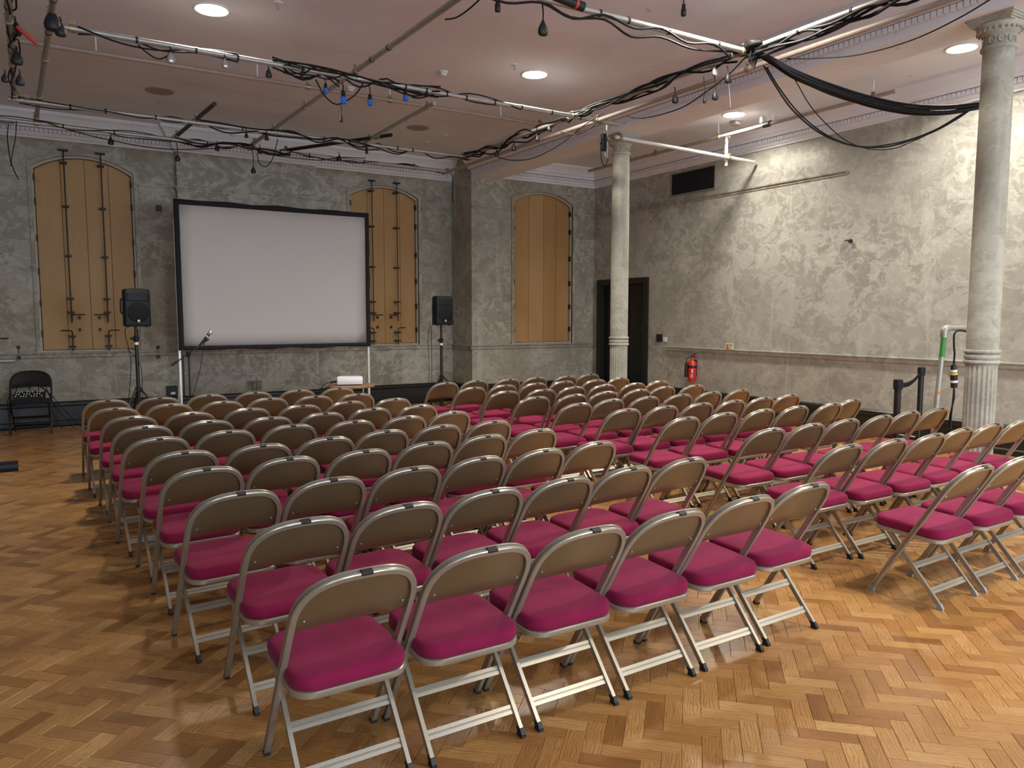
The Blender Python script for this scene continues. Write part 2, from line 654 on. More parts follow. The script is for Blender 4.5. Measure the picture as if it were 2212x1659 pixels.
bm = bmesh.new()
holes = [[(a, 1.0), (a, 3.4), (b, 3.4), (b, 1.0)] for a, b in REAR_WINDOWS]
lp = holed_face(bm, [(XL, 0), (XL, ZCEIL), (W, ZCEIL), (W, 0)], holes, lambda x, z: (x, YR, z))
for l_ in lp[1:]:
    reveal(bm, l_, (0, -0.25, 0))
structure(bm_obj('wall_rear', bm, 'plaster'), 'grey plaster wall with tall windows behind the viewer')
for i, (a, b) in enumerate(REAR_WINDOWS):
    w = structure(empty('window_%d' % (i + 4), ((a + b) / 2, YR, 1.0)), 'tall rear window letting in daylight')
    hw = (b - a) / 2
    bm = bmesh.new()
    for x0, x1, z0, z1 in ((-hw, -hw + .06, 0, 2.4), (hw - .06, hw, 0, 2.4), (-hw, hw, 0, .06), (-hw, hw, 2.34, 2.4), (-.03, .03, 0, 2.4), (-hw, hw, 1.15, 1.21)):
        box(bm, x0, x1, -0.2, -0.14, z0, z1)
    bm_obj('frame', bm, 'white_enamel', w)

bm = bmesh.new()
box(bm, XL - 0.3, W + 0.4, YR - 0.3, D + 0.35, ZCEIL, ZCEIL + 0.2)
structure(bm_obj('ceiling', bm, 'ceiling_paint'), 'pinkish grey painted ceiling with stains')


# ---- mouldings: a profile swept along a path in plan, mitred at the corners
def moulding(name, path, prof, material, parent=None, label=None):
    P = [Vector((p[0], p[1])) for p in path]
    m = len(P)
    dirs = [(P[i + 1] - P[i]).normalized() for i in range(m - 1)]
    bm = bmesh.new()
    rings = []
    for i in range(m):
        a = dirs[max(0, i - 1)]
        b = dirs[min(m - 2, i)]
        na, nb = Vector((a.y, -a.x)), Vector((b.y, -b.x))
        off = (na + nb)
        off = off / (1 + na.dot(nb)) if i not in (0, m - 1) else (na if i == m - 1 else nb)
        rings.append([bm.verts.new((P[i].x + off.x * d, P[i].y + off.y * d, z)) for d, z in prof])
    q = len(prof)
    for i in range(m - 1):
        for k in range(q):
            bm.faces.new((rings[i][k], rings[i][(k + 1) % q], rings[i + 1][(k + 1) % q], rings[i + 1][k]))
    bm.faces.new(rings[0])
    bm.faces.new(rings[-1][::-1])
    bmesh.ops.recalc_face_normals(bm, faces=bm.faces[:])
    o = bm_obj(name, bm, material, parent)
    if parent is None:
        structure(o, label)
    return o


COR = [(0, 3.965), (.020, 3.965), (.022, 3.985), (.045, 4.000), (.060, 4.022), (.062, 4.030), (.062, 4.092), (.112, 4.096), (.118, 4.125), (.150, 4.150), (.158, 4.180), (.195, 4.235), (.225, 4.262), (.230, 4.305), (0, 4.305)]
cor_b = moulding('trim_1', [(XL, D), (BRX0, D), (BRX0, BRY), (BRX1, BRY), (BRX1, D), (PILX, D)], COR, 'cornice_paint', label='moulded ceiling cornice along the back wall, left of the beam')
cor_bay = moulding('trim_2', [(BEAMX1, D2), (W, D2)], COR, 'cornice_paint', label='moulded ceiling cornice over the right-hand window bay')
cor_r = moulding('trim_3', [(W, D2), (W, YR)], COR, 'cornice_paint', label='moulded ceiling cornice along the right wall')

den = bmesh.new()
box(den, -0.0215, 0.0215, -0.036, 0.0, -0.0235, 0.0235)
den_me = bpy.data.meshes.new('dentil')
den.to_mesh(den_me)
den.free()
den_me.materials.append(MATS['cornice_paint'])


def dentils(parent, a, b, z, rz, step=0.053):
    a, b = Vector(a), Vector(b)
    n = int((b - a).length / step)
    for i in range(n):
        o = bpy.data.objects.new('dentil', den_me)
        C.objects.link(o)
        o.parent = parent
        p = a.lerp(b, (i + 0.5) / n)
        o.location = (p.x, p.y, z)
        o.rotation_euler = (0, 0, rz)


dentils(cor_b, (-1.2, D - .062, 0), (BRX0, D - .062, 0), 4.061, 0)
dentils(cor_b, (BRX0, BRY - .062, 0), (BRX1, BRY - .062, 0), 4.061, 0)
dentils(cor_b, (BRX1 + .07, D - .062, 0), (PILX - .07, D - .062, 0), 4.061, 0)
dentils(cor_bay, (BEAMX1 + .1, D2 - .062, 0), (W - .1, D2 - .062, 0), 4.061, 0)
dentils(cor_r, (W - .062, D2 - .1, 0), (W - .062, 3.2, 0), 4.061, -pi / 2)

# ---- ceiling beam carried by the columns
bm = bmesh.new()
for prof in ([(PILX, ZSOF), (BEAMX1, ZSOF), (BEAMX1 + .02, 3.96), (BEAMX1 + .10, 4.02), (BEAMX1 + .12, 4.31), (PILX - .17, 4.31), (PILX - .17, 4.20), (PILX - .09, 4.10), (PILX - .06, 4.06), (PILX, 4.055)],):
    prism(bm, [(x, YR, z) for x, z in prof], (0, D2 - YR, 0))
bmesh.ops.recalc_face_normals(bm, faces=bm.faces[:])
beam = structure(bm_obj('ceiling_beam', bm, 'cornice_paint'), 'long plaster ceiling beam with a row of dentils, carried by the columns')
dentils(beam, (PILX, D2 - .05, 0), (PILX, 2.6, 0), 4.026, -pi / 2)

# ---- dado rail, picture rail, skirting
DADO = [(0, ZDADO - .005), (.018, ZDADO - .002), (.028, ZDADO + .018), (.024, ZDADO + .034), (.034, ZDADO + .048), (.046, ZDADO + .056), (.046, ZDADO + .068), (0, ZDADO + .072)]
moulding('trim_4', [(XL, D), (BRX0, D), (BRX0, BRY), (BRX1, BRY), (BRX1, D), (PILX, D), (PILX, D2), (W, D2)], DADO, 'plaster', label='plastered dado rail running under the shuttered windows')
moulding('trim_5', [(W, 9.632), (W, YR)], DADO, 'plaster_lit', label='plaster dado rail on the right wall above the extinguisher')
PIC = [(0, ZPIC - .055), (.012, ZPIC - .055), (.014, ZPIC - .03), (.034, ZPIC - .018), (.036, ZPIC), (0, ZPIC + .004)]
n_tr = 6
for path, lab in (([(XL, D), (-.10, D)], 'picture rail left of the first shuttered window'), ([(1.28, D), (BRX0, D), (BRX0, BRY), (BRX1 - .08, BRY)], 'picture rail above the projection screen on the chimney breast'), ([(BRX1, D), (4.42, D)], 'short picture rail between chimney breast and second window'), ([(5.80, D), (PILX, D), ], 'short picture rail between second window and the wall step'), ([(PILX, D2), (7.20, D2)], 'picture rail left of the window in the right bay'), ([(8.63, D2), (W, D2), (W, 6.317)], 'long picture rail on the right wall below the black grille')):
    moulding('trim_%d' % n_tr, path, PIC, 'plaster', label=lab)
    n_tr += 1
SKIRT = [(0, 0), (.045, 0), (.045, .06), (.030, .075), (.028, ZSK - .07), (.040, ZSK - .055), (.040, ZSK - .02), (.022, ZSK), (0, ZSK)]
moulding('baseboard_back', [(XL, D), (BRX0, D), (BRX0, BRY), (BRX1, BRY), (BRX1, D), (PILX, D), (PILX, D2), (W, D2)], SKIRT, 'black_paint', label='tall black skirting board along the back wall')
moulding('baseboard_right', [(W, DOOR_Y0 - .02), (W, YR)], SKIRT, 'black_paint', label='tall black skirting board along the right wall')

# ---- black double door
dr = structure(empty('door_1', (W, (DOOR_Y0 + DOOR_Y1) / 2, 0)), 'black double door with a wide black frame behind the far column')
hw = (DOOR_Y1 - DOOR_Y0) / 2
FT = 0.11
bm = bmesh.new()
box(bm, -0.045, 0.20, -hw, -hw + FT, 0.0, DOOR_Z)
box(bm, -0.045, 0.20, hw - FT, hw, 0.0, DOOR_Z)
box(bm, -0.045, 0.20, -hw + FT, hw - FT, DOOR_Z - FT, DOOR_Z)
bm_obj('door_frame', bm, 'black_paint', dr)
for s in (-1, 1):
    y0, y1 = sorted((s * 0.004, s * (hw - FT - .004)))
    lf = box_obj('door_leaf', 0.06, 0.105, y0, y1, 0.008, DOOR_Z - FT - .005, 'door_paint', dr, 0.004)
    ym = (y0 + y1) / 2
    bm = bmesh.new()
    for z0, z1 in ((.25, .95), (1.1, 1.95)):
        for q in ((y0 + .1, y1 - .1, z0, z0 + .015), (y0 + .1, y1 - .1, z1 - .015, z1), (y0 + .1, y0 + .115, z0, z1), (y1 - .115, y1 - .1, z0, z1)):
            box(bm, 0.052, 0.061, q[0], q[1], q[2], q[3])
    bm_obj('panel_bead', bm, 'door_paint', lf)
    lathe_obj('knob', [(0, -.02), (.02, -.02), (.026, 0), (.02, .02), (0, .02)], 'silver', lf, 12, Matrix.Translation((0.03, s * 0.07, 1.05)) @ Matrix.Rotation(pi / 2, 4, 'Y'))
for z in (1.33, 0.98):
    box_obj('hinge', -0.055, -0.044, -hw - .05, -hw - .02, z - .05, z + .05, 'iron', dr, 0.003)

# ---- shuttered windows
def make_window(idx, bolts, labels):
    x0, x1, zb, zs, za, yp = WIN[idx]
    root = structure(empty('window_%d' % idx, ((x0 + x1) / 2, yp, zb)), labels)
    org = Vector(((x0 + x1) / 2, yp, zb))

    def ring(name, i0, i1, ya, yb, material):
        oa, _ = arch_outline(x0, x1, zb, zs, za, i0)
        ob, _ = arch_outline(x0, x1, zb, zs, za, i1)
        bm = bmesh.new()
        A = [[bm.verts.new(Vector((x, y, z)) - org) for x, z in o_] for o_ in (oa, ob) for y in (ya, yb)]
        n = len(oa)
        for i in range(n):
            j = (i + 1) % n
            for p, q in ((0, 1), (1, 3), (3, 2), (2, 0)):
                bm.faces.new((A[p][i], A[p][j], A[q][j], A[q][i]))
        bmesh.ops.recalc_face_normals(bm, faces=bm.faces[:])
        return bm_obj(name, bm, material, root)
    ring('architrave', -0.045, 0.0, yp - 0.022, yp + 0.02, 'plaster')
    ring('frame', 0.0, 0.028, yp + 0.03, yp + 0.15, 'alu_pale' if False else 'shutter_frame')
    i_ = 0.036
    xs = [x0 + i_ + (x1 - x0 - 2 * i_) * f for f in ((0, .262, .512, .762, 1.0) if idx != 3 else (0, .272, .520, .765, 1.0))]
    _, top = arch_outline(x0, x1, zb, zs, za, i_)
    for p in range(4):
        a, b = xs[p] + .003, xs[p + 1] - .003
        poly = [(a, zb + i_)] + [(a + (b - a) * t / 6, top(a + (b - a) * t / 6)) for t in range(7)] + [(b, zb + i_)]
        tilt = 0.0
        if idx == 3 and p in (1, 2):
            tilt = 0.035
        bm = bmesh.new()

        def yy(x):
            if not tilt:
                return yp + 0.075
            f = (x - a) / (b - a)
            return yp + 0.075 - tilt * (f if p == 1 else 1 - f)
        fr = [bm.verts.new(Vector((x, yy(x), z)) - org) for x, z in poly]
        bk = [bm.verts.new(Vector((x, yy(x) + .03, z)) - org) for x, z in poly]
        bm.faces.new(fr)
        bm.faces.new(bk[::-1])
        for i in range(len(fr)):
            j = (i + 1) % len(fr)
            bm.faces.new((fr[i], bk[i], bk[j], fr[j]))
        bmesh.ops.recalc_face_normals(bm, faces=bm.faces[:])
        bm_obj('shutter_panel', bm, 'shutter_ply', root)
    for sx in (x0 + .03, x1 - .03):
        for z in (1.30, 1.72, 2.16, 2.62, 3.12, 3.45):
            box_obj('hinge', sx - .012 - org.x, sx + .012 - org.x, .02, .075, z - .045 - org.z, z + .045 - org.z, 'iron', root, .003)
    if not bolts:
        return root
    dx = x0 - WIN[1][0]

    def L(px, py, yo=-0.03):
        p = at(px, py, y=D)
        return Vector((p.x + dx, yp + yo, p.z)) - org
    for sgn, X, hx, hz, lx, kx in ((1, 147.4, 181.7, 679.5, 127.6, 171.5), (-1, 226.3, 207.0, 680.5, 262.0, 218.0)):
        xr = L(X, 546).x
        zt = L(137, 326).z
        zh = L(155, 679.5).z
        xh = xr + sgn * 0.17
        rod = tube('bolt_rod', smooth_pts([(xr, -.03, zt), (xr, -.03, zh + .05), (xr + sgn * .012, -.03, zh + .012), (xr + sgn * .05, -.03, zh), (xh, -.03, zh)], 4), .0085, 'iron', root)
        box_obj('top_plate', xr - .062, xr + .062, -.05, 0.0, zt - .006, zt + .018, 'iron', rod, .004)
        for pz in (352.7, 446.5, 553, 645, 674.5):
            z = L(150, pz).z
            box_obj('bracket', xr - .04, xr + .04, -.045, .07 if z < 2.5 else .07, z - .012, z + .012, 'iron', rod, .003)
        z0 = L(155, 714).z
        z1 = L(157, 758).z
        xl = xr - sgn * 0.14
        low = tube('bolt_rod', smooth_pts([(xl, -.03, z0), (xr - sgn * .04, -.03, z0), (xr - sgn * .01, -.03, z0 - .012), (xr, -.03, z0 - .045), (xr, -.03, z1)], 4), .0085, 'iron', root)
        for pz in (726.5, 748.7):
            z = L(155, pz).z
            box_obj('bracket', xr - .04, xr + .04, -.045, .07, z - .012, z + .012, 'iron', low, .003)
        for pz in (686, 712):
            z = L(160, pz).z
            xk = xr + sgn * 0.10
            box_obj('catch', xk - .014, xk + .014, .03, .076, z - .02, z + .02, 'iron', root, .003)
    return root


mat('shutter_frame', (0.42, 0.36, 0.27), 0.6)
make_window(1, True, 'arched window closed by ochre plywood shutters with long iron bolts, left end')
make_window(2, True, 'arched window with ochre bolted shutters, partly behind the projection screen')
make_window(3, False, 'arched window with plain pale ochre shutters, no bolts, in the right bay')

# ------------------------------------------------------------------ parquet floor
BL, BW = 0.210, 0.070
bm = bmesh.new()
box(bm, XL - 0.3, W + 0.3, YR - 0.3, D + 0.3, -0.05, -0.012)
floor = structure(bm_obj('floor', bm, 'subfloor'), 'honey-coloured herringbone parquet floor')
u_ = Vector((1, -1)).normalized()
v_ = Vector((1, 1)).normalized()
blocks = []
org2 = Vector((2.0, 2.0))
NB = 3
for k in range(-190, 190):
    for m in range(-34, 35):
        for kind in (0, 1):
            if kind == 0:
                cu, cv = k + NB / 2 + 2 * NB * m, k + .5
                ang = -pi / 4
            else:
                cu, cv = k + .5 + 2 * NB * m, k + 1 + NB / 2
                ang = pi / 4
            c = org2 + (u_ * cu + v_ * cv) * BW
            if XL < c.x < W and YR < c.y < D and not (c.x > PILX and c.y > D2):
                blocks.append((c.x, c.y, ang))
ch, g = 0.0009, 0.0006


def block_geo():
    a, b = BL / 2 - g, BW / 2 - g
    vs, fs = [], []
    for z, i in ((-0.011, 0.0), (-ch, 0.0), (0.0, ch)):
        for sx, sy in ((-1, -1), (1, -1), (1, 1), (-1, 1)):
            vs.append((sx * (a - i), sy * (b - i), z))
    for r in (0, 4):
        for q in range(4):
            fs.append((r + q, r + (q + 1) % 4, r + 4 + (q + 1) % 4, r + 4 + q))
    fs.append((8, 9, 10, 11))
    return vs, fs


BV, BF = block_geo()


def block_mesh(items, name):
    verts, faces, uvs, rnd = [], [], [], []
    for x, y, a in items:
        ca, sa = cos(a), sin(a)
        base = len(verts)
        dz = random.uniform(-.0004, .0004) if len(items) > 1 else 0
        r = random.random() if len(items) > 1 else 0.0
        for vx, vy, vz in BV:
            verts.append((x + ca * vx - sa * vy, y + sa * vx + ca * vy, vz + dz))
            rnd.append(r)
        for f in BF:
            faces.append([base + i for i in f])
            for i in f:
                uvs += [BV[i][0], BV[i][1]]
    me = bpy.data.meshes.new(name)
    me.from_pydata(verts, [], faces)
    uvl = me.uv_layers.new(name='UVMap')
    uvl.data.foreach_set('uv', uvs)
    at_ = me.attributes.new('rnd', 'FLOAT', 'POINT')
    at_.data.foreach_set('value', rnd)
    me.materials.append(MATS['parquet_wood'])
    return me


near = []
for i, (x, y, a) in enumerate(blocks):
    p = to_px((x, y, 0))
    if p and -20 < p[0] < 2232 and 0 < p[1] < 1680:
        near.append((p[2], i))
near.sort()
near_ids = set(i for _, i in near[:300])
rest = [b for i, b in enumerate(blocks) if i not in near_ids]
pq = me_obj('parquet', block_mesh(rest, 'parquet'), None, floor)
pq['kind'] = 'stuff'
one = block_mesh([(0, 0, 0)], 'floor_block')
for i in sorted(near_ids):
    o = bpy.data.objects.new('floor_block', one)
    C.objects.link(o)
    o.parent = floor
    o.location = (blocks[i][0], blocks[i][1], random.uniform(-.0004, .0004))
    o.rotation_euler = (0, 0, blocks[i][2])

# ------------------------------------------------------------------ columns
def make_column(x, y, label):
    root = tag(empty('column', (x, y, 0)), label, 'column', 'cast columns carrying the ceiling beam')
    lathe_obj('plinth', [(0, 0), (.165, 0), (.165, .05), (.15, .07), (.14, .09), (0, .09)], 'column_paint', root, 32)
    bm = bmesh.new()
    nf, per = 20, 8
    n = nf * per
    rings = []
    for z, dep in ((.085, 1), (1.085, 1), (1.11, .85), (1.125, .45), (1.132, 0.0), (1.15, 0.0)):
        ring = []
        for i in range(n):
            ph = (i % per) / per
            d = 0.011 * dep * max(0.0, sin(pi * (ph - .12) / .76)) if .12 < ph < .88 else 0.0
            r = .1185 - d
            ring.append(bm.verts.new((r * cos(2 * pi * i / n), r * sin(2 * pi * i / n), z)))
        rings.append(ring)
    for a, b in zip(rings, rings[1:]):
        for i in range(n):
            j = (i + 1) % n
            bm.faces.new((a[i], a[j], b[j], b[i]))
    bm_obj('fluted_drum', bm, 'column_paint', root, auto=40)
    pr = [(.112, 1.148)]
    for zc, rr, h in ((1.163, .137, .016), (1.206, .133, .022), (1.250, .137, .016)):
        for k in range(7):
            a = -pi / 2 + pi * k / 6
            pr.append((rr - .012 + .012 * cos(a), zc + h * sin(a)))
    pr.append((.112, 1.268))
    lathe_obj('ring_moulding', [(0, 1.148)] + pr + [(0, 1.268)], 'column_paint', root, 40)
    lathe_obj('shaft', [(0, 1.26), (.119, 1.262), (.119, 1.9), (.1175, 2.8), (.113, 3.68), (0, 3.68)], 'column_paint', root, 40)
    lathe_obj('neck_ring', [(0, 3.665), (.118, 3.665), (.130, 3.675), (.132, 3.688), (.126, 3.700), (.112, 3.704), (0, 3.704)], 'column_paint', root, 40)
    lathe_obj('capital', [(0, 3.70), (.108, 3.70), (.108, 3.775), (.120, 3.785), (.128, 3.79), (.150, 3.815), (.165, 3.845), (.168, 3.862), (0, 3.862)], 'column_paint', root, 40)
    bm = bmesh.new()
    lathe(bm, [(.003, .010), (.007, .010), (.012, .004), (.020, .004), (.024, .009), (.028, .009), (.030, 0)], 12)
    ros = bpy.data.meshes.new('rosette')
    bm.to_mesh(ros)
    bm.free()
    ros.materials.append(MATS['column_paint'])
    for i in range(10):
        a = 2 * pi * i / 10
        o = bpy.data.objects.new('rosette', ros)
        C.objects.link(o)
        o.parent = root
        o.location = (.107 * cos(a), .107 * sin(a), 3.738)
        o.rotation_euler = (0, pi / 2, a)
    bm = bmesh.new()
    bmesh.ops.create_uvsphere(bm, u_segments=8, v_segments=6, radius=1)
    bmesh.ops.scale(bm, vec=(.010, .013, .024), verts=bm.verts)
    egg = bpy.data.meshes.new('egg')
    bm.to_mesh(egg)
    bm.free()
    egg.materials.append(MATS['column_paint'])
    for i in range(24):
        a = 2 * pi * i / 24
        o = bpy.data.objects.new('egg', egg)
        C.objects.link(o)
        o.parent = root
        o.location = (.152 * cos(a), .152 * sin(a), 3.823)
        o.rotation_euler = (0, -.5, a)
    bm = bmesh.new()
    for h, z0, z1 in ((.150, 3.858, 3.872), (.162, 3.872, 3.888), (.172, 3.886, 3.904), (.182, 3.904, 3.9195)):
        box(bm, -h, h, -h, h, z0, z1)
    bm_obj('abacus', bm, 'column_paint', root)
    return root


COLX, COLY1, COLY2 = 6.65, 7.99, 3.30
make_column(COLX, COLY1, 'slender grey column with fluted foot in front of the black door')
make_column(COLX, COLY2, 'large grey fluted column nearest the viewer at the right edge')

# ------------------------------------------------------------------ ceiling downlights
def downlight(x, y, label, lit=True):
    root = tag(empty('ceiling_downlight', (x, y, ZCEIL)), label, 'ceiling light', 'round recessed ceiling lights')
    lathe_obj('bezel', [(.140, 0), (.140, -.010), (.150, -.012), (.166, -.004), (.166, 0)], 'white_enamel' if lit else 'lamp_dead', root, 36)
    lathe_obj('lens', [(0, -.001), (.141, -.001), (.141, -.007), (0, -.008)], 'lamp_lens' if lit else 'lamp_dead', root, 36)
    if lit:
        l = bpy.data.lights.new('downlight', 'AREA')
        l.shape = 'DISK'
        l.size = 0.27
        l.spread = radians(145)
        l.energy = LAMP_W * (1.0 if x > 6 else 0.95)
        l.color = (1.0, 0.92, 0.79)
        lo = bpy.data.objects.new('downlight', l)
        C.objects.link(lo)
        lo.parent = root
        lo.location = (0, 0, -.012)


names = {(1.43, 7.46): 'lit round downlight at the top left above the rig pipe', (4.92, 7.46): 'lit round downlight in the middle of the ceiling', (8.19, 7.46): 'lit round downlight on the far side of the beam, above the pipe arm', (8.20, 4.43): 'lit round downlight beside the capital of the near column'}
for x in (1.43, 4.92, 8.20):
    for y in (7.46, 4.43, 1.40, -1.60):
        key = (8.19, 7.46) if (x, y) == (8.20, 7.46) else (x, y)
        if x < 2 and y < 7:
            continue
        lab = names.get(key, 'lit round downlight out of view, %s row, %s the beam' % ({4.43: 'second', 1.40: 'third', -1.60: 'fourth'}[y] if y < 7 else 'first', 'beyond' if x > 6 else 'before'))
        downlight(key[0], y, lab)
downlight(1.36, 10.42, 'unlit painted-over round ceiling recess at upper left', False)
downlight(4.82, 10.42, 'unlit painted-over round ceiling recess behind the middle rig pipe', False)


def smoke_detector(x, y, label):
    root = tag(empty('smoke_detector', (x, y, ZCEIL)), label, 'smoke detector', 'white ceiling detectors')
    lathe_obj('base', [(0, 0), (.055, 0), (.055, -.014), (.050, -.018), (0, -.018)], 'white_enamel', root, 24)
    lathe_obj('chamber', [(0, -.017), (.040, -.017), (.043, -.03), (.036, -.045), (.012, -.052), (0, -.052)], 'white_enamel', root, 24)


smoke_detector(3.99, 7.93, 'white smoke detector left of the middle downlight')
smoke_detector(3.31, 9.07, 'white smoke detector behind the crossing of the rig pipes')
for x, y, lab in ((5.36, 10.62, 'small sprinkler head on a stained patch of ceiling near the back'), (5.33, 11.19, 'small dark ceiling boss near the back wall cornice'), (1.9, 7.0, 'small hook in the ceiling left of the bright downlight'), (4.55, 7.3, 'tiny ceiling hook left of the middle downlight')):
    r_ = tag(empty('ceiling_fitting', (x, y, ZCEIL)), lab, 'ceiling fitting')
    lathe_obj('rose', [(0, 0), (.045, 0), (.04, -.008), (.012, -.012), (0, -.012)], 'cornice_paint', r_, 16)
    lathe_obj('stem', [(0, -.01), (.008, -.01), (.008, -.05), (.014, -.055), (.014, -.06), (0, -.06)], 'silver', r_, 10)

# ------------------------------------------------------------------ folding chairs
CH = 0.765                                  # height of the chair
FY0, FSL = 0.385, -0.595                    # front foot, slope of the long frame
FW = 0.2010


def frame_y(z):
    return FY0 + FSL * z


def top_curve(t):
    """t 0..1 from the left shoulder over the top to the right shoulder -> (x,z)."""
    a = pi - pi * t
    n = 2.75
    c, s = cos(a), sin(a)
    x = FW * math.copysign(abs(c) ** (2 / n), c)
    z = 0.585 + 0.173 * abs(s) ** (2 / n)
    return x, z


def bow(x, z):
    f = max(0.0, min(1.0, (z - .50) / .12))
    return -.020 * f * (1 - (x / FW) ** 2)


def build_chair(root, mats, foot_mat):
    metal, cloth = mats
    sheet = 'chair_bronze' if metal == 'chair_metal' else metal
    ftv = Vector((0, FSL, 1)).normalized()
    bn = Vector((0, 1, -FSL)).normalized()   # normal of the frame plane (forward)
    path = [Vector((-FW, frame_y(z), z)) for z in (.012, .15, .30, .45, .54)]
    for i in range(25):
        x, z = top_curve(i / 24)
        path.append(Vector((x, frame_y(z) + bow(x, z), z)))
    path += [Vector((FW, frame_y(z), z)) for z in (.54, .45, .30, .15, .012)]
    t_, d_ = .0105, .0135
    prof = [(t_, -d_ + .003), (t_, -.0050), (t_ - .0065, -.0035), (t_ - .0065, .0035), (t_, .0050), (t_, d_ - .003), (t_ - .003, d_), (-t_, d_), (-t_, -d_), (t_ - .003, -d_)]
    bm = bmesh.new()
    rings = []
    m = len(path)
    for i, p in enumerate(path):
        T = (path[min(m - 1, i + 1)] - path[max(0, i - 1)]).normalized()
        N = bn.cross(T).normalized()
        if i == 0 or True:
            # outward in the frame plane
            ref = Vector((p.x, 0, 0)) + ftv * (0.0 if p.z < .55 else (p.z - .60) * 1.2)
            if N.dot(ref) < 0:
                N = -N
        rings.append([bm.verts.new(p + N * a + bn * b) for a, b in prof])
    q = len(prof)
    for i in range(m - 1):
        for k in range(q):
            bm.faces.new((rings[i][k], rings[i][(k + 1) % q], rings[i + 1][(k + 1) % q], rings[i + 1][k]))
    bm.faces.new(rings[0])
    bm.faces.new(rings[-1])
    bmesh.ops.recalc_face_normals(bm, faces=bm.faces[:])
    bm_obj('back_frame', bm, metal, root, auto=35)
    # curved sheet-metal backrest
    bm = bmesh.new()
    nx, nz = 22, 7
    grid = []
    for i in range(nx + 1):
        s = i / nx
        x = (FW - .004) * (-1 + 2 * s)
        # height of the frame curve at x
        cx = min(1.0, abs(x) / FW)
        a = math.acos(min(1, cx ** (2.75 / 2)))
        ztop = 0.585 + 0.173 * abs(sin(a)) ** (2 / 2.75) - .003
        zbot = 0.558 + .012 * (1 - (x / FW) ** 2)
        col = []
        for j in range(nz + 1):
            z = zbot + (ztop - zbot) * j / nz
            y = frame_y(z) + bow(x, z) * 1.25
            if j == 0:
                y += .007
            col.append(Vector((x, y + .004, z)))
        grid.append(col)
    for off in (0.0035, -0.0035):
        V = [[bm.verts.new(p + bn * off) for p in c] for c in grid]
        for i in range(nx):
            for j in range(nz):
                f = (V[i][j], V[i + 1][j], V[i + 1][j + 1], V[i][j + 1])
                bm.faces.new(f if off < 0 else f[::-1])
        if off > 0:
            V0 = V
    for i in range(nx):
        bm.faces.new((V0[i][0], V0[i + 1][0], V[i + 1][0], V[i][0]))
    bp = bm_obj('backrest', bm, sheet, root, auto=50)
    for sx in (-1, 1):
        bm = bmesh.new()
        x = sx * .165
        z = .605
        lathe(bm, [(0, .004), (.0035, .003), (.0045, 0)], 8, Matrix.Translation(Vector((x, frame_y(z) + bow(x, z) * 1.25, z)) - bn * .004) @ bn.to_track_quat('-Z', 'Y').to_matrix().to_4x4())
        bm_obj('rivet', bm, 'silver', bp)
    # seat: cushion and pan
    SY0, SY1, SW = 0.020, 0.398, 0.192
    tilt = Matrix.Translation((0, .20, .365)) @ Matrix.Rotation(radians(2.6), 4, 'X') @ Matrix.Translation((0, -.20, -.365))

    def outline(grow, n=10, r=.075):
        pts = []
        x1, y0, y1 = SW + grow, SY0 - grow, SY1 + grow
        for cx, cy, a0 in ((x1 - r, y0 + r, -pi / 2), (x1 - r, y1 - r, 0), (-x1 + r, y1 - r, pi / 2), (-x1 + r, y0 + r, pi)):
            for i in range(n // 2 + 1):
                a = a0 + pi / 2 * i / (n // 2)
                pts.append((cx + r * cos(a), cy + r * sin(a)))
        return pts
    bm = bmesh.new()
    rings = []
    for grow, z in ((-.004, .372), (.004, .378), (.006, .396), (.005, .410), (.001, .419), (-.006, .4245), (-.018, .4275), (-.060, .4310), (-.13, .4330)):
        rings.append([bm.verts.new((x, y, z)) for x, y in outline(grow, r=.075 + min(0, grow) * .5)])
    q = len(rings[0])
    for a, b in zip(rings, rings[1:]):
        for k in range(q):
            bm.faces.new((a[k], a[(k + 1) % q], b[(k + 1) % q], b[k]))
    bm.faces.new(rings[-1])
    bm.faces.new(rings[0][::-1])
    bmesh.ops.transform(bm, matrix=tilt, verts=bm.verts)
    bmesh.ops.recalc_face_normals(bm, faces=bm.faces[:])
    bm_obj('seat_cushion', bm, cloth, root, smooth=True)
    bm = bmesh.new()
    rings = []
    for grow, z in ((-.05, .358), (-.01, .350), (.004, .350), (.007, .354), (.007, .370), (.003, .374), (-.012, .373)):
        rings.append([bm.verts.new((x, y, z)) for x, y in outline(grow, r=.075 + min(0, grow) * .5)])
    for a, b in zip(rings, rings[1:]):
        for k in range(q):
            bm.faces.new((a[k], a[(k + 1) % q], b[(k + 1) % q], b[k]))
    bm.faces.new(rings[0][::-1])
    bm.faces.new(rings[-1])
    bmesh.ops.transform(bm, matrix=tilt, verts=bm.verts)
    bmesh.ops.recalc_face_normals(bm, faces=bm.faces[:])
    bm_obj('seat_pan', bm, metal, root, auto=40)
    # rear legs (channel bars) running up to the front of the seat
    LX = 0.181
    LD = Vector((0, .303, .352)).normalized()
    for sx in (-1, 1):
        bm = bmesh.new()
        a = Vector((sx * LX, .006, .014))
        b = Vector((sx * LX, .303, .356))
        sweep(bm, [a, b], .01, prof=[(.0115, -.0075), (.0115, .0075), (.003, .0075), (.002, .003), (-.002, .003), (-.003, .0075), (-.0115, .0075), (-.0115, -.0075)])
        bmesh.ops.recalc_face_normals(bm, faces=bm.faces[:])
        bm_obj('leg', bm, metal, root)
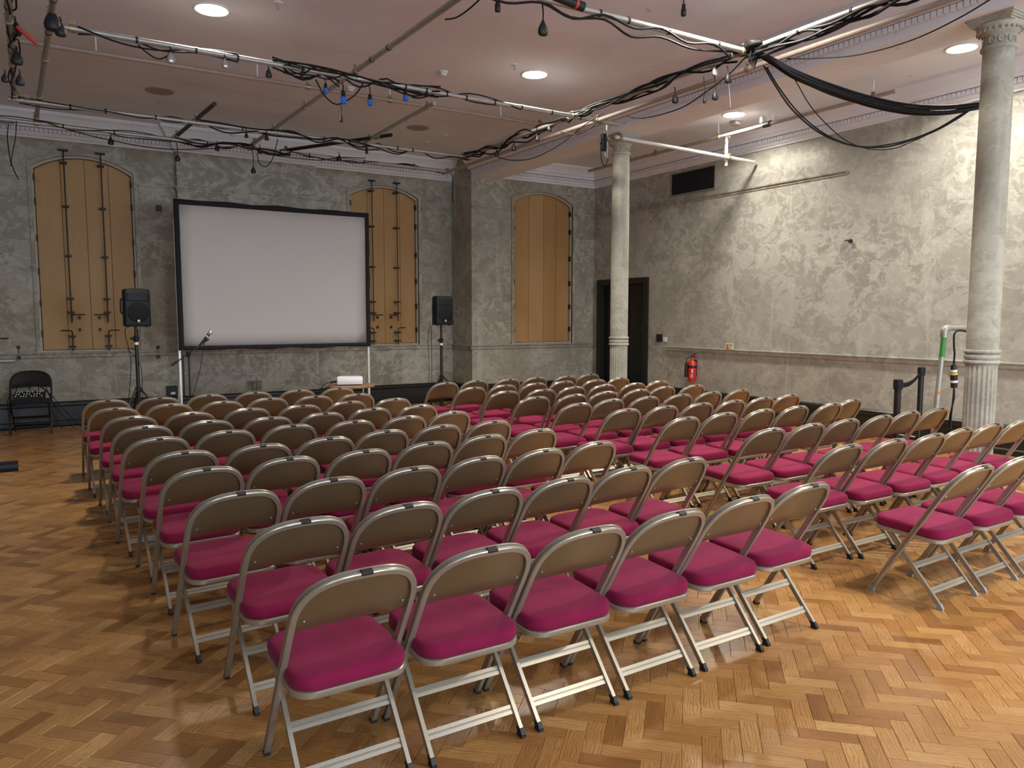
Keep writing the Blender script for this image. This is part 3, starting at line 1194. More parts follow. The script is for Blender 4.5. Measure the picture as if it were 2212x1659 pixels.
    for z in (.080, .192):
        bm = bmesh.new()
        y = .006 + (.297 / .342) * (z - .014)
        sweep(bm, [(-LX, y, z), (LX, y, z)], .01, prof=[(.0165, -.004), (.0165, .004), (.003, .004), (.001, .0005), (-.001, .0005), (-.003, .004), (-.0165, .004), (-.0165, -.004)])
        M = Matrix.Translation((0, y, z)) @ Matrix.Rotation(radians(-40), 4, 'X') @ Matrix.Translation((0, -y, -z))
        bmesh.ops.transform(bm, matrix=M, verts=bm.verts)
        bmesh.ops.recalc_face_normals(bm, faces=bm.faces[:])
        bm_obj('stretcher', bm, metal, root)
    # hinge plates where the legs cross the frame
    for sx in (-1, 1):
        bm = bmesh.new()
        sweep(bm, [Vector((sx * .198, frame_y(.30), .30)), Vector((sx * .198, frame_y(.50), .50))], .01, prof=[(.009, -.002), (.009, .002), (-.009, .002), (-.009, -.002)])
        bm_obj('hinge_bar', bm, metal, root)
    # rubber feet
    for sx in (-1, 1):
        for (x, y, dy) in ((sx * FW, frame_y(.012), -.012), (sx * LX, .006, .012)):
            bm = bmesh.new()
            box(bm, x - .0095, x + .0095, y - .017, y + .017, 0.0005, .012)
            vs = box(bm, x - .0085, x + .0085, y - .015, y + .015, .012, .032)
            for v in vs:
                if v.co.z > .02:
                    v.co.y += dy
            bm_obj('foot_cap', bm, foot_mat, root)
    # dark clip on the top of the frame
    z = .758
    y = frame_y(z) + bow(0, z)
    bm = bmesh.new()
    box(bm, -.019, .019, -.0155, .0050, .0020, .0125)
    bmesh.ops.bevel(bm, geom=bm.edges[:], offset=.0012, segments=1, affect='EDGES')
    M = Matrix.Translation((0, y, z)) @ Matrix.Rotation(math.atan(-FSL) , 4, 'X')
    bmesh.ops.transform(bm, matrix=M, verts=bm.verts)
    bm_obj('top_clip', bm, 'rubber_black', root)


LEFT_ROWS = [
    [(0.81, 2.18), (1.25, 2.17), (1.69, 2.17), (2.13, 2.18), (2.57, 2.19), (3.01, 2.22)],
    [(0.82, 2.85), (1.25, 2.86), (1.69, 2.90), (2.12, 2.92), (2.55, 2.96), (2.98, 2.98)],
    [(0.71, 3.45), (1.15, 3.51), (1.59, 3.55), (2.03, 3.61), (2.46, 3.63), (2.89, 3.67)],
    [(0.68, 4.10), (1.12, 4.16), (1.56, 4.16), (2.00, 4.21), (2.44, 4.27), (2.87, 4.30)],
    [(0.66, 4.67), (1.10, 4.67), (1.53, 4.72), (1.96, 4.81), (2.39, 4.83), (2.82, 4.83)],
    [(0.60, 5.28), (1.04, 5.36), (1.49, 5.41), (1.94, 5.38), (2.38, 5.40), (2.82, 5.48)],
    [(0.58, 5.89), (1.02, 5.95), (1.46, 5.91), (1.90, 5.95), (2.34, 6.03), (2.78, 6.03)],
    [(0.55, 6.51), (0.99, 6.53), (1.45, 6.57), (1.90, 6.57), (2.35, 6.64), (2.80, 6.64)],
    [(0.49, 7.20), (0.93, 7.27), (1.37, 7.24), (1.80, 7.30), (2.23, 7.26), (2.66, 7.25)],
    [(0.48, 7.93), (0.92, 7.92), (1.37, 7.95), (1.82, 7.96), (2.27, 7.96), (2.71, 7.96)],
]
RIGHT_ROWS = [
    [(4.14, 2.03), (4.60, 2.04), (5.06, 2.05)],
    [(4.13, 2.79), (4.56, 2.76), (4.99, 2.75), (5.43, 2.79), (5.86, 2.80), (6.29, 2.79)],
    [(4.27, 3.48), (4.71, 3.48), (5.16, 3.50), (5.59, 3.49), (6.02, 3.52), (6.45, 3.52)],
    [(4.19, 4.22), (4.65, 4.25), (5.10, 4.24), (5.54, 4.24), (5.99, 4.22), (6.44, 4.32)],
    [(4.14, 4.86), (4.57, 4.85), (5.00, 4.85), (5.43, 4.85), (5.87, 4.88), (6.31, 4.92)],
    [(4.05, 5.41), (4.51, 5.51), (4.95, 5.50), (5.39, 5.50), (5.85, 5.53), (6.30, 5.54)],
    [(4.03, 6.07), (4.47, 6.04), (4.92, 6.10), (5.37, 6.10), (5.83, 6.20), (6.27, 6.18)],
    [(4.07, 6.69), (4.51, 6.65), (4.96, 6.71), (5.41, 6.73), (5.85, 6.71), (6.29, 6.78)],
    [(3.98, 7.24), (4.42, 7.30), (4.86, 7.32), (5.30, 7.37), (5.75, 7.32), (6.20, 7.41)],
    [(4.00, 7.94), (4.45, 8.01), (4.89, 7.97), (5.33, 8.02), (5.79, 7.99), (6.26, 8.11)],
]
chair0 = empty('folding_chair')
build_chair(chair0, ('chair_metal', 'seat_fabric'), 'rubber_black')
chairG = empty('folding_chair')
build_chair(chairG, ('chair_metal', 'seat_fabric'), 'rubber_grey')
rowname = ['nearest row', 'second row from the viewer', 'third row from the viewer', 'fourth row from the viewer', 'fifth row from the viewer', 'fifth row from the screen', 'fourth row from the screen', 'third row from the screen', 'second row from the screen', 'front row by the screen']
posname = ['leftmost seat', 'second from left', 'third from left', 'third from right', 'second from right', 'rightmost seat']
used = {id(chair0): False, id(chairG): False}
for side, rows in (('left', LEFT_ROWS), ('right', RIGHT_ROWS)):
    for ri, row in enumerate(rows):
        n = len(row)
        sl = (row[-1][1] - row[0][1]) / (row[-1][0] - row[0][0])
        for ci, (x, y) in enumerate(row):
            src = chairG if (side == 'right' and ri == 0) else chair0
            if not used[id(src)]:
                c = src
                used[id(src)] = True
            else:
                c = copy_tree(src)
            th = math.atan(sl) * 0.7 + random.uniform(-.018, .018)
            c.location = (x - sin(th) * .071, y + cos(th) * .071, 0)
            c.rotation_euler = (0, 0, th)
            pn = posname[ci]
            if n == 3:
                pn = ['leftmost seat', 'second from left', 'at the photo edge'][ci]
            tag(c, 'magenta-cushioned folding chair, %s block, %s, %s' % (side, rowname[ri], pn), 'chair', 'folding chairs of the %s seating block' % side)

# ------------------------------------------------------------------ projection screen
SY = 11.0
scr = tag(empty('projection_screen', (2.9, SY, 0)), 'large white projection screen with black fabric border on pale legs', 'projection screen')
SX0, SX1, SZ0, SZ1 = 1.540 - 2.9, 4.250 - 2.9, 1.085, 3.088
IX0, IX1, IZ0, IZ1 = SX0 + .066, SX1 - .056, SZ0 + .056, SZ1 - .068
bm = bmesh.new()
NX, NZ = 14, 10


def sy_off(fx, fz):
    return .012 * sin(2.2 * fx * pi) * sin(1.6 * fz * pi) - .006


V = [[bm.verts.new((IX0 - .01 + (IX1 - IX0 + .02) * i / NX, sy_off(i / NX, j / NZ), IZ0 - .01 + (IZ1 - IZ0 + .02) * j / NZ)) for j in range(NZ + 1)] for i in range(NX + 1)]
for i in range(NX):
    for j in range(NZ):
        bm.faces.new((V[i][j], V[i + 1][j], V[i + 1][j + 1], V[i][j + 1]))
r_ = bmesh.ops.solidify(bm, geom=bm.faces[:], thickness=0.003)
bm_obj('screen_cloth', bm, 'screen_white', scr, smooth=True)
# soft black border, slightly puckered
bm = bmesh.new()


def border(a0, a1, horizontal, c0, c1, wob):
    n = 26
    st = []
    for i in range(n + 1):
        f = i / n
        w = wob * sin(f * 23 + c0 * 7) * sin(f * pi)
        p = a0 + (a1 - a0) * f
        y = -.028 + .006 * sin(f * 31 + c1)
        lo, hi = (c0, c1 + w) if c1 > (IZ0 + IZ1) / 2 or not horizontal else (c0 + w, c1)
        q = [(p, y, lo), (p, y - .006, (lo + hi) / 2), (p, y, hi), (p, .0, hi), (p, .0, lo)] if horizontal else [(lo, y, p), ((lo + hi) / 2, y - .006, p), (hi, y, p), (hi, 0, p), (lo, 0, p)]
        st.append([bm.verts.new(v) for v in q])
    for a, b in zip(st, st[1:]):
        for k in range(5):
            bm.faces.new((a[k], a[(k + 1) % 5], b[(k + 1) % 5], b[k]))
    bm.faces.new(st[0])
    bm.faces.new(st[-1])


border(SX0, SX1, True, IZ1, SZ1, .010)
border(SX0, SX1, True, SZ0, IZ0, .012)
border(SZ0 + .001, SZ1 - .001, False, SX0, IX0, .0)
border(SZ0 + .001, SZ1 - .001, False, IX1, SX1, .004)
bmesh.ops.recalc_face_normals(bm, faces=bm.faces[:])
bm_obj('screen_border', bm, 'black_cloth', scr, smooth=True)
for x in (SX0 + .012, SX1 - .02):
    lg = box_obj('screen_leg', x - .016, x + .016, .012, .044, .02, 2.85 if x < 0 else 2.2, 'alu_pale', scr, .003)
    bm = bmesh.new()
    for z in (.22, .40, .58, .76, .94):
        lathe(bm, [(0, 0), (.0035, 0), (.0035, .003), (0, .003)], 8, Matrix.Translation((x, .012, z)) @ Matrix.Rotation(pi / 2, 4, 'X'))
    hl = bm_obj('leg_holes', bm, 'rubber_black', lg)
    hl['kind'] = 'stuff'
    box_obj('leg_foot', x - .03, x + .03, -.30, .42, 0.0, .022, 'alu_pale', scr, .004)
    tube('leg_brace', [(x, .04, 1.05), (x, .40, .03)], .011, 'alu_pale', scr)
box_obj('leg_band', SX1 - .042, SX1 + .002, .006, .05, .48, .492, 'rubber_black', scr, .002)

# ------------------------------------------------------------------ loudspeakers on tripod stands
def rounded_plan(pts, r, n=4):
    out = []
    m = len(pts)
    for i in range(m):
        p, a, b = Vector(pts[i]), Vector(pts[i - 1]), Vector(pts[(i + 1) % m])
        u, v = (a - p).normalized(), (b - p).normalized()
        for k in range(n + 1):
            t = k / n
            q = p + u * r * (1 - t) ** 2 + v * r * t * t
            out.append((q.x, q.y))
    return out


def loudspeaker(loc, rz, label, H=.445):
    root = tag(empty('loudspeaker', loc, rz), label, 'loudspeaker', 'black loudspeakers on stands')
    # front of the box looks along -y
    plan = rounded_plan([(-.150, -.125), (.150, -.125), (.130, .05), (.075, .13), (-.075, .13), (-.130, .05)], .035)
    bm = bmesh.new()
    rings = []
    for z, s, lift in ((0, .93, 0), (.012, .985, 0), (.03, 1, 0), (H - .05, .985, 0), (H - .022, .96, 1), (H - .006, .90, 1), (H, .70, 1)):
        rings.append([bm.verts.new((x * s, y * s, z + lift * .012 * (1 - (x / .15) ** 2))) for x, y in plan])
    q = len(plan)
    for a, b in zip(rings, rings[1:]):
        for k in range(q):
            bm.faces.new((a[k], a[(k + 1) % q], b[(k + 1) % q], b[k]))
    bm.faces.new(rings[0][::-1])
    bm.faces.new(rings[-1])
    bmesh.ops.recalc_face_normals(bm, faces=bm.faces[:])
    bm_obj('cabinet', bm, 'black_plastic', root, auto=45)
    RX = Matrix.Rotation(pi / 2, 4, 'X')
    lathe_obj('woofer_grille', [(0, .012), (.05, .011), (.095, .006), (.118, 0), (.122, -.004), (.122, -.02), (0, -.02)], 'grille_mesh', root, 36, Matrix.Translation((0, -.126, .165)) @ RX)
    bm = bmesh.new()
    A = [bm.verts.new(p) for p in ((-.115, -.127, .305), (.115, -.127, .305), (.115, -.127, H - .055), (-.115, -.127, H - .055))]
    B = [bm.verts.new(p) for p in ((-.02, -.085, .345), (.02, -.085, .345), (.02, -.085, .375), (-.02, -.085, .375))]
    O = [bm.verts.new(p) for p in ((-.128, -.122, .295), (.128, -.122, .295), (.128, -.122, H - .045), (-.128, -.122, H - .045))]
    for i in range(4):
        j = (i + 1) % 4
        bm.faces.new((A[i], A[j], B[j], B[i]))
        bm.faces.new((O[i], O[j], A[j], A[i]))
    bm.faces.new(B)
    bm_obj('horn', bm, 'black_plastic', root)
    bd = lathe_obj('badge', [(0, .006), (.012, .006), (.017, .003), (.018, 0), (.018, -.004), (0, -.004)], 'silver', root, 20, Matrix.Translation((0, -.140, .062)) @ RX)
    box_obj('badge_mark', -.003, .003, -.1475, -.145, .055, .072, 'black_plastic', bd)
    box_obj('badge_mark', -.008, .008, -.1475, -.145, .060, .064, 'black_plastic', bd)
    tube('side_handle', smooth_pts([(-.140, -.02, .32), (-.158, -.02, .31), (-.158, -.02, .17), (-.136, -.02, .16)], 4), .009, 'black_plastic', root)
    for x in (-.10, .10):
        lathe_obj('rubber_foot', [(0, -.008), (.016, -.008), (.018, 0.01), (0, 0.01)], 'rubber_black', root, 12, Matrix.Translation((x, -.08, 0)))
    return root


def tripod(loc, rz, top, hub, label, spread, collar, legs=(0, 120, 240)):
    root = tag(empty('speaker_stand', loc, rz), label, 'speaker stand', 'black tripod speaker stands')
    tube('pole', [(0, 0, .10), (0, 0, collar)], .021, 'black_metal', root, 14)
    tube('inner_pole', [(0, 0, collar - .02), (0, 0, top + .05)], .0165, 'black_metal', root, 14)
    cl = lathe_obj('collar', [(0, collar - .035), (.030, collar - .035), (.032, collar + .02), (.022, collar + .035), (0, collar + .035)], 'black_plastic', root, 16)
    tube('locking_knob', [(-.03, 0, collar), (-.062, 0, collar)], .015, 'black_plastic', cl, 10)
    lathe_obj('height_band', [(0, collar - .075), (.0225, collar - .075), (.0225, collar - .045), (0, collar - .045)], 'white_plastic', root, 14)
    lathe_obj('hub', [(0, hub - .03), (.036, hub - .03), (.040, hub), (.034, hub + .03), (0, hub + .03)], 'black_plastic', root, 16)
    lathe_obj('lower_hub', [(0, .16), (.030, .16), (.033, .19), (.026, .21), (0, .21)], 'black_plastic', root, 16)
    for a in legs:
        a = radians(a)
        d = Vector((cos(a), sin(a), 0))
        lg = tube('leg', [d * .035 + Vector((0, 0, hub)), d * spread + Vector((0, 0, .016))], .0135, 'black_metal', root, 10)
        tube('brace', [d * .028 + Vector((0, 0, .185)), d * (spread * .52) + Vector((0, 0, hub * .50))], .008, 'black_metal', lg, 8)
        lathe_obj('rubber_tip', [(0, -.015), (.017, -.015), (.018, .012), (0, .014)], 'rubber_black', lg, 10, Matrix.Translation(d * spread + Vector((0, 0, .016))))
    return root


def yaw_to_cam(x, y):
    return math.atan2(0 - x, -(0 - y)) if False else math.atan2(x, y)


SPL = at(299, 840, y=10.05)
spl = Vector((SPL.x, 10.05, 0))
zl = at(298, 705, y=10.05).z
tripod(spl, radians(20), zl, at(298, 842, y=10.05).z, 'black tripod speaker stand left of the screen', .52, at(298, 731, y=10.05).z, (200, 320, 80))
loudspeaker((spl.x, spl.y, zl), radians(10), 'black loudspeaker on a stand in front of the left shuttered window', H=.440)
SPR = at(954, 820, y=10.35)
spr = Vector((SPR.x, 10.35, 0))
zr = at(953, 702, y=10.35).z
tripod(spr, radians(0), zr, at(952, 815, y=10.35).z, 'black tripod speaker stand at the wall step right of the screen', .62, at(952, 735, y=10.35).z, (205, 330, 85))
loudspeaker((spr.x, spr.y, zr), radians(4), 'black loudspeaker on a stand right of the screen, turned inward', H=.430)

# ------------------------------------------------------------------ microphone on a boom stand
MY = 9.6
mb = at(408, 780, y=MY)
ms = tag(empty('microphone_stand', (mb.x, MY, 0)), 'thin black boom microphone stand at the lower left of the screen', 'microphone stand')


def loc_(px, py, root, y):
    return at(px, py, y=y) - root.location


piv = loc_(407, 766, ms, MY)
tip = loc_(451, 733, ms, MY)
tail = loc_(370, 790, ms, MY)
tube('upright', [(0, 0, .03), (0, 0, piv.z)], .010, 'black_metal', ms, 10)
tube('boom', [tail, tip], .0075, 'black_metal', ms, 8)
lathe_obj('counterweight', [(0, 0), (.014, 0), (.014, .08), (0, .08)], 'black_metal', ms, 10, Matrix.Translation(tail) @ (tip - tail).to_track_quat('Z', 'Y').to_matrix().to_4x4())
lathe_obj('clutch', [(0, -.03), (.018, -.03), (.024, -.005), (.022, .03), (0, .035)], 'black_plastic', ms, 12, Matrix.Translation(piv))
for a in (30, 150, 270):
    a = radians(a)
    tube('leg', [(0, 0, .14), (.30 * cos(a), .30 * sin(a), .012)], .007, 'black_metal', ms, 8)
ma, mz = at(446, 728, y=MY), at(458, 714, y=MY)
mic = tag(empty('microphone', ma), 'handheld microphone with silver ball grille clipped to the boom stand', 'microphone')
dirm = (mz - ma).normalized()
MQ = dirm.to_track_quat('Z', 'Y').to_matrix().to_4x4()
lathe_obj('body', [(0, -.10), (.010, -.10), (.0125, -.06), (.016, .02), (.018, .04), (0, .04)], 'black_metal', mic, 14, MQ)
lathe_obj('label_band', [(0, .0), (.0165, .0), (.0178, .02), (0, .02)], 'silver', mic, 14, MQ)
lathe_obj('ball_grille', [(0, .04), (.018, .04), (.025, .058), (.026, .072), (.022, .088), (.012, .098), (0, .10)], 'silver', mic, 16, MQ)
lathe_obj('connector', [(0, -.14), (.007, -.14), (.0095, -.12), (.0095, -.098), (0, -.098)], 'black_metal', mic, 10, MQ)
tube('clip', [dirm * -.05 + Vector((.0, 0, -.005)), tip + ms.location - ma], .012, 'black_plastic', mic, 8)
cb = tube('cable', smooth_pts([ma - dirm * .14, at(440.5, 735, y=MY), at(440, 752, y=MY), at(437, 768, y=MY), at(432, 800, y=MY), at(421, 840, y=MY), at(416, 868, y=MY), (mb.x + .1, MY + .05, .02)], 6), .0038, 'cable_black')
tag(cb, 'thin microphone cable hanging from the microphone in front of the wall', 'cable')

# ------------------------------------------------------------------ projector on a small table
TZ = 0.70
tc_ = at(757, 831, z=TZ)
tb = tag(empty('round_table', (tc_.x, tc_.y, 0)), 'small brown round table holding the white projector', 'table')
lathe_obj('table_top', [(0, TZ - .026), (.292, TZ - .026), (.300, TZ - .018), (.300, TZ - .006), (.294, TZ), (0, TZ)], 'table_wood', tb, 40)
tube('stem', [(0, 0, .03), (0, 0, TZ - .025)], .028, 'alu_pale', tb, 14)
lathe_obj('foot_plate', [(0, 0), (.21, 0), (.21, .012), (.05, .03), (0, .03)], 'alu_pale', tb, 32)
lathe_obj('top_plate', [(0, TZ - .036), (.10, TZ - .036), (.10, TZ - .026), (0, TZ - .026)], 'alu_pale', tb, 20)
pj = tag(empty('projector', (tc_.x - .005, tc_.y, TZ), radians(-20)), 'white video projector on the small round table', 'projector')
pl_ = rounded_plan([(-.155, -.115), (.155, -.115), (.150, .100), (.09, .125), (-.12, .125), (-.155, .10)], .02, 3)
bm = bmesh.new()
rings = []
for z, s in ((.012, .97), (.018, 1), (.090, 1), (.098, .975), (.102, .90)):
    rings.append([bm.verts.new((x * s, y * s, z)) for x, y in pl_])
q = len(pl_)
for a, b in zip(rings, rings[1:]):
    for k in range(q):
        bm.faces.new((a[k], a[(k + 1) % q], b[(k + 1) % q], b[k]))
bm.faces.new(rings[0][::-1])
bm.faces.new(rings[-1])
bmesh.ops.recalc_face_normals(bm, faces=bm.faces[:])
bm_obj('case', bm, 'white_plastic', pj, auto=45)
lathe_obj('lens', [(0, 0), (.032, 0), (.035, .012), (.028, .02), (0, .016)], 'glass_dark', pj, 20, Matrix.Translation((.07, .122, .058)) @ Matrix.Rotation(-pi / 2, 4, 'X'))
for x in (-.13, .13):
    for y in (-.09, .09):
        lathe_obj('foot', [(0, 0), (.012, 0), (.012, .014), (0, .014)], 'rubber_black', pj, 10, Matrix.Translation((x, y, 0)))
for i, (y, z, w, h) in enumerate(((.03, .055, .05, .012), (-.05, .055, .03, .02), (-.01, .04, .06, .006))):
    box_obj('socket_panel', -.159, -.152, y - w / 2, y + w / 2, z - h / 2, z + h / 2, 'vent_grey', pj, .001)
pl2 = tag(empty('power_plug', (tc_.x - .19, tc_.y + .03, TZ + .045)), 'black plug pushed into the side of the projector', 'plug')
tube('plug_body', [(0.02, 0, 0), (-.035, -.005, -.003), (-.06, -.008, -.008)], [.013, .012, .006], 'rubber_black', pl2, 10)
for pts, lab in (([at(730, 822, y=tc_.y), at(718, 827, y=tc_.y - .05), at(710, 834, y=tc_.y - .1), at(708, 842, y=tc_.y - .12), at(706, 870, y=tc_.y - .12)], 'thick black cable drooping from projector over the table edge'), ([at(731, 823, y=tc_.y), at(716, 825, y=tc_.y), at(700, 831, y=tc_.y - .03), at(690, 845, y=tc_.y - .03), at(683, 855, y=tc_.y), at(676, 880, y=tc_.y)], 'long black projector cable trailing left off the table')):
    c = tube('cable', smooth_pts(pts, 6), .0045, 'cable_black')
    tag(c, lab, 'cable')

# ------------------------------------------------------------------ right wall fittings
EY = 8.955
ex = tag(empty('fire_extinguisher', (W - .085, EY, .472)), 'red fire extinguisher with black horn hung under the dado rail', 'fire extinguisher')
lathe_obj('cylinder', [(0, 0), (.058, 0), (.066, .012), (.066, .29), (.062, .315), (.048, .340), (.028, .356), (.018, .362), (0, .362)], 'red_paint', ex, 28)
lathe_obj('neck', [(0, .36), (.016, .36), (.020, .372), (.020, .392), (.012, .40), (0, .40)], 'brass', ex, 14)
box_obj('lever', -.012, .012, -.085, .02, .405, .420, 'dark_red', ex, .003)
bm = bmesh.new()
sweep(bm, [(0, .03, .405), (0, -.02, .435), (0, -.075, .468)], .011, 8)
bm_obj('carry_handle', bm, 'dark_red', ex, auto=40)
tube('hose', smooth_pts([(0, .015, .388), (-.03, .045, .40), (-.045, .085, .375), (-.045, .098, .325), (-.045, .095, .29)], 5), .009, 'dark_red', ex, 8)
lathe_obj('horn', [(0, 0), (.032, 0), (.030, .14), (.024, .22), (.012, .25), (0, .25)], 'rubber_black', ex, 16, Matrix.Translation((-.045, .085, .075)))
lathe_obj('label_band', [(0.06, .228), (.0668, .228), (.0668, .268), (.06, .268)], 'rubber_black', ex, 28)
bm = bmesh.new()
for z, w in ((.205, .5), (.192, .42), (.179, .45), (.166, .36), (.153, .42)):
    seg = []
    for k in range(7):
        a = pi + .75 - w / 2 + w * k / 6
        for zz in (z - .0035, z + .0035):
            seg.append(bm.verts.new((.0672 * cos(a), .0672 * sin(a), zz)))
    for k in range(6):
        bm.faces.new((seg[2 * k], seg[2 * k + 2], seg[2 * k + 3], seg[2 * k + 1]))
lt = bm_obj('label_text_lines', bm, 'white_plastic', ex)
lt['kind'] = 'stuff'
bm = bmesh.new()
seg = []
for k in range(7):
    a = pi + .2 + .7 * k / 6
    for zz in (.07, .13):
        seg.append(bm.verts.new((.0672 * cos(a), .0672 * sin(a), zz)))
for k in range(6):
    bm.faces.new((seg[2 * k], seg[2 * k + 2], seg[2 * k + 3], seg[2 * k + 1]))
bm_obj('label_patch', bm, 'silver', ex)
box_obj('wall_bracket', .05, .083, -.03, .03, .10, .36, 'rubber_black', ex, .003)

sg = tag(empty('safety_sign', (W - .052, 8.204, 1.030)), 'small photoluminescent fire extinguisher sign resting on the dado rail', 'sign')
box_obj('plate', -.003, .004, -.076, .076, 0, .098, 'sign_cream', sg, .001)
box_obj('red_block', -.0042, -.0031, .012, .066, .020, .086, 'sign_peach', sg)
box_obj('extinguisher_symbol', -.0052, -.0043, .026, .048, .024, .082, 'sign_red', sg)
box_obj('green_block', -.0042, -.0031, -.062, .006, .050, .090, 'sign_green', sg)
box_obj('peach_text', -.0042, -.0031, -.035, .008, .018, .044, 'sign_peach', sg)
box_obj('dark_text', -.0042, -.0031, .012, .066, .008, .018, 'rubber_black', sg)

a, b = (9.900, 9.758), (1.111, 1.236)
pl3 = tag(empty('wall_panel', (W, 9.83, 1.17)), 'black square control plate on the wall right of the door', 'wall plate')
box_obj('plate', -.014, 0, -.072, .072, -.063, .063, 'glass_dark', pl3, .003)
bm_ = box_obj('plate_rim', -.018, -.010, -.078, .078, -.069, -.063, 'rubber_black', pl3, .001)
pl4 = tag(empty('light_switch', (W, 9.69, 1.145)), 'small white switch plate beside the black control plate', 'switch')
box_obj('plate', -.010, 0, -.047, .047, -.040, .040, 'white_plastic', pl4, .002)
box_obj('rocker', -.014, -.009, -.012, .012, -.018, .018, 'white_plastic', pl4, .001)

gr = tag(empty('wall_grille', (W, 9.114, 3.726)), 'large black ventilation grille high on the right wall', 'grille')
gw, gh = .4976, .187
bm = bmesh.new()
for q_ in ((-gw, gw, gh - .018, gh), (-gw, gw, -gh, -gh + .018), (-gw, -gw + .018, -gh + .018, gh - .018), (gw - .018, gw, -gh + .018, gh - .018)):
    box(bm, -.020, .0, q_[0], q_[1], q_[2], q_[3])
bm_obj('frame', bm, 'vent_grey', gr)
box_obj('backing', -.006, -.001, -gw + .016, gw - .016, -gh + .016, gh - .016, 'black_cloth', gr)
slat = bmesh.new()
box(slat, -.012, -.004, -gw + .018, gw - .018, -.004, .004)
sl_me = bpy.data.meshes.new('slat')
slat.to_mesh(sl_me)
slat.free()
sl_me.materials.append(MATS['black_cloth'])
for i in range(15):
    o = bpy.data.objects.new('slat', sl_me)
    C.objects.link(o)
    o.parent = gr
    o.location = (0, 0, -gh + .03 + i * .0225)
    o.rotation_euler = (0, .5, 0)

hk = tag(empty('wall_bracket', (W, 6.225, 2.528)), 'rusty stub bracket left in the plaster of the right wall', 'bracket')
lathe_obj('stub', [(0, 0), (.028, 0), (.022, .03), (.010, .05), (0, .05)], 'iron', hk, 9, Matrix.Rotation(-pi / 2, 4, 'Y'))
tube('bent_pin', smooth_pts([(-.03, 0, 0), (-.05, .03, .01), (-.05, .05, .0)], 4), .008, 'iron', hk)

# back wall fittings
vt = tag(empty('air_vent', (2.813, BRY, .441)), 'small louvred air vent low on the chimney breast', 'vent')
bm = bmesh.new()
for q_ in ((-.115, .115, .075, .088), (-.115, .115, -.088, -.075), (-.115, -.10, -.075, .075), (.10, .115, -.075, .075)):
    box(bm, q_[0], q_[1], -.012, 0, q_[2], q_[3])
bm_obj('frame', bm, 'plaster', vt)
box_obj('backing', -.10, .10, -.003, 0, -.075, .075, 'iron', vt)
for i in range(7):
    for x0 in (-.097, -.029, .039):
        box_obj('louvre', x0, x0 + .058, -.010, -.002, -.072 + i * .0215, -.060 + i * .0215, 'plaster', vt)
bp_ = tag(box_obj('blanking_plate', .425, .530, D - .010, D, .448, .645, 'plaster', None, .003), 'painted-over blanking plate low on the back wall, left of the tripod', 'wall plate')
bx = tag(box_obj('junction_box', 1.503, 1.582, D - .03, D, 3.094, 3.176, 'rubber_black', None, .003), 'small black box high on the back wall left of the screen', 'box')
for px, lab in ((40, 'thin iron hook with pull rod on the wall at far left'), (341, 'thin iron hook beside the left edge of the screen')):
    p = at(px, 750, y=D)
    h_ = tag(empty('wall_hook', (p.x, D, p.z)), lab, 'hook')
    box_obj('plate', -.022, .022, -.012, 0, -.02, .02, 'iron', h_, .003)
    tube('rod', [(0, -.016, 0), (0, -.016, -.125)], .005, 'iron', h_)
    box_obj('catch', -.02, .02, -.05, -.001, -.165, -.12, 'iron', h_, .004)
sk = tag(empty('floor_socket', (1.62, D - .03, .42)), 'dark double socket box low on the wall left of the screen leg', 'socket')
box_obj('box', -.075, .075, -.03, .03, -.07, .07, 'rubber_black', sk, .004)
box_obj('sticker', -.02, .04, -.033, -.0301, -.055, -.02, 'white_plastic', sk)
db = tube('shutter_bar', [(XL + 3.0, D - .03, at(10, 730, y=D).z), (at(19, 731, y=D).x, D - .03, at(10, 731, y=D).z)], .0085, 'iron')
tag(db, 'end of a dark iron bar on the back wall at the left edge', 'bar')
pipe_end = at(32, 779.5, y=11.9)
wr = tag(empty('barre_rail', (pipe_end.x, 11.9, 0)), 'pale pipe rail on a stand by the back wall at the left edge', 'rail')
tube('rail', [(-1.6, 0, pipe_end.z), (0, 0, pipe_end.z)], .024, 'galvanised', wr, 12)
for x in (-1.55, -.55):
    tube('post', [(x, 0, .03), (x, 0, pipe_end.z)], .020, 'galvanised', wr, 10)
    box_obj('base', x - .12, x + .12, -.15, .15, 0, .03, 'black_metal', wr, .005)
nr_end = at(40.5, 1006, y=4.05)
nr = tag(empty('barre_rail', (nr_end.x, 4.05, 0)), 'dark foam-wrapped rail end at the left photo edge, near the chairs', 'rail')
tube('rail', [(-1.5, 0, nr_end.z), (-.002, 0, nr_end.z)], .025, 'black_plastic', nr, 16)
for x in (-1.35, -.150):
    tube('post', [(x, 0, .025), (x, 0, nr_end.z - .02)], .019, 'black_metal', nr, 12)
    box_obj('base', x - .025, x + .025, -.52, .30, 0, .028, 'black_metal', nr, .004)
    lathe_obj('knob', [(0, -.02), (.024, -.02), (.026, .02), (0, .02)], 'silver', nr, 12, Matrix.Translation((x + .04, 0, nr_end.z - .11)) @ Matrix.Rotation(pi / 2, 4, 'Y'))

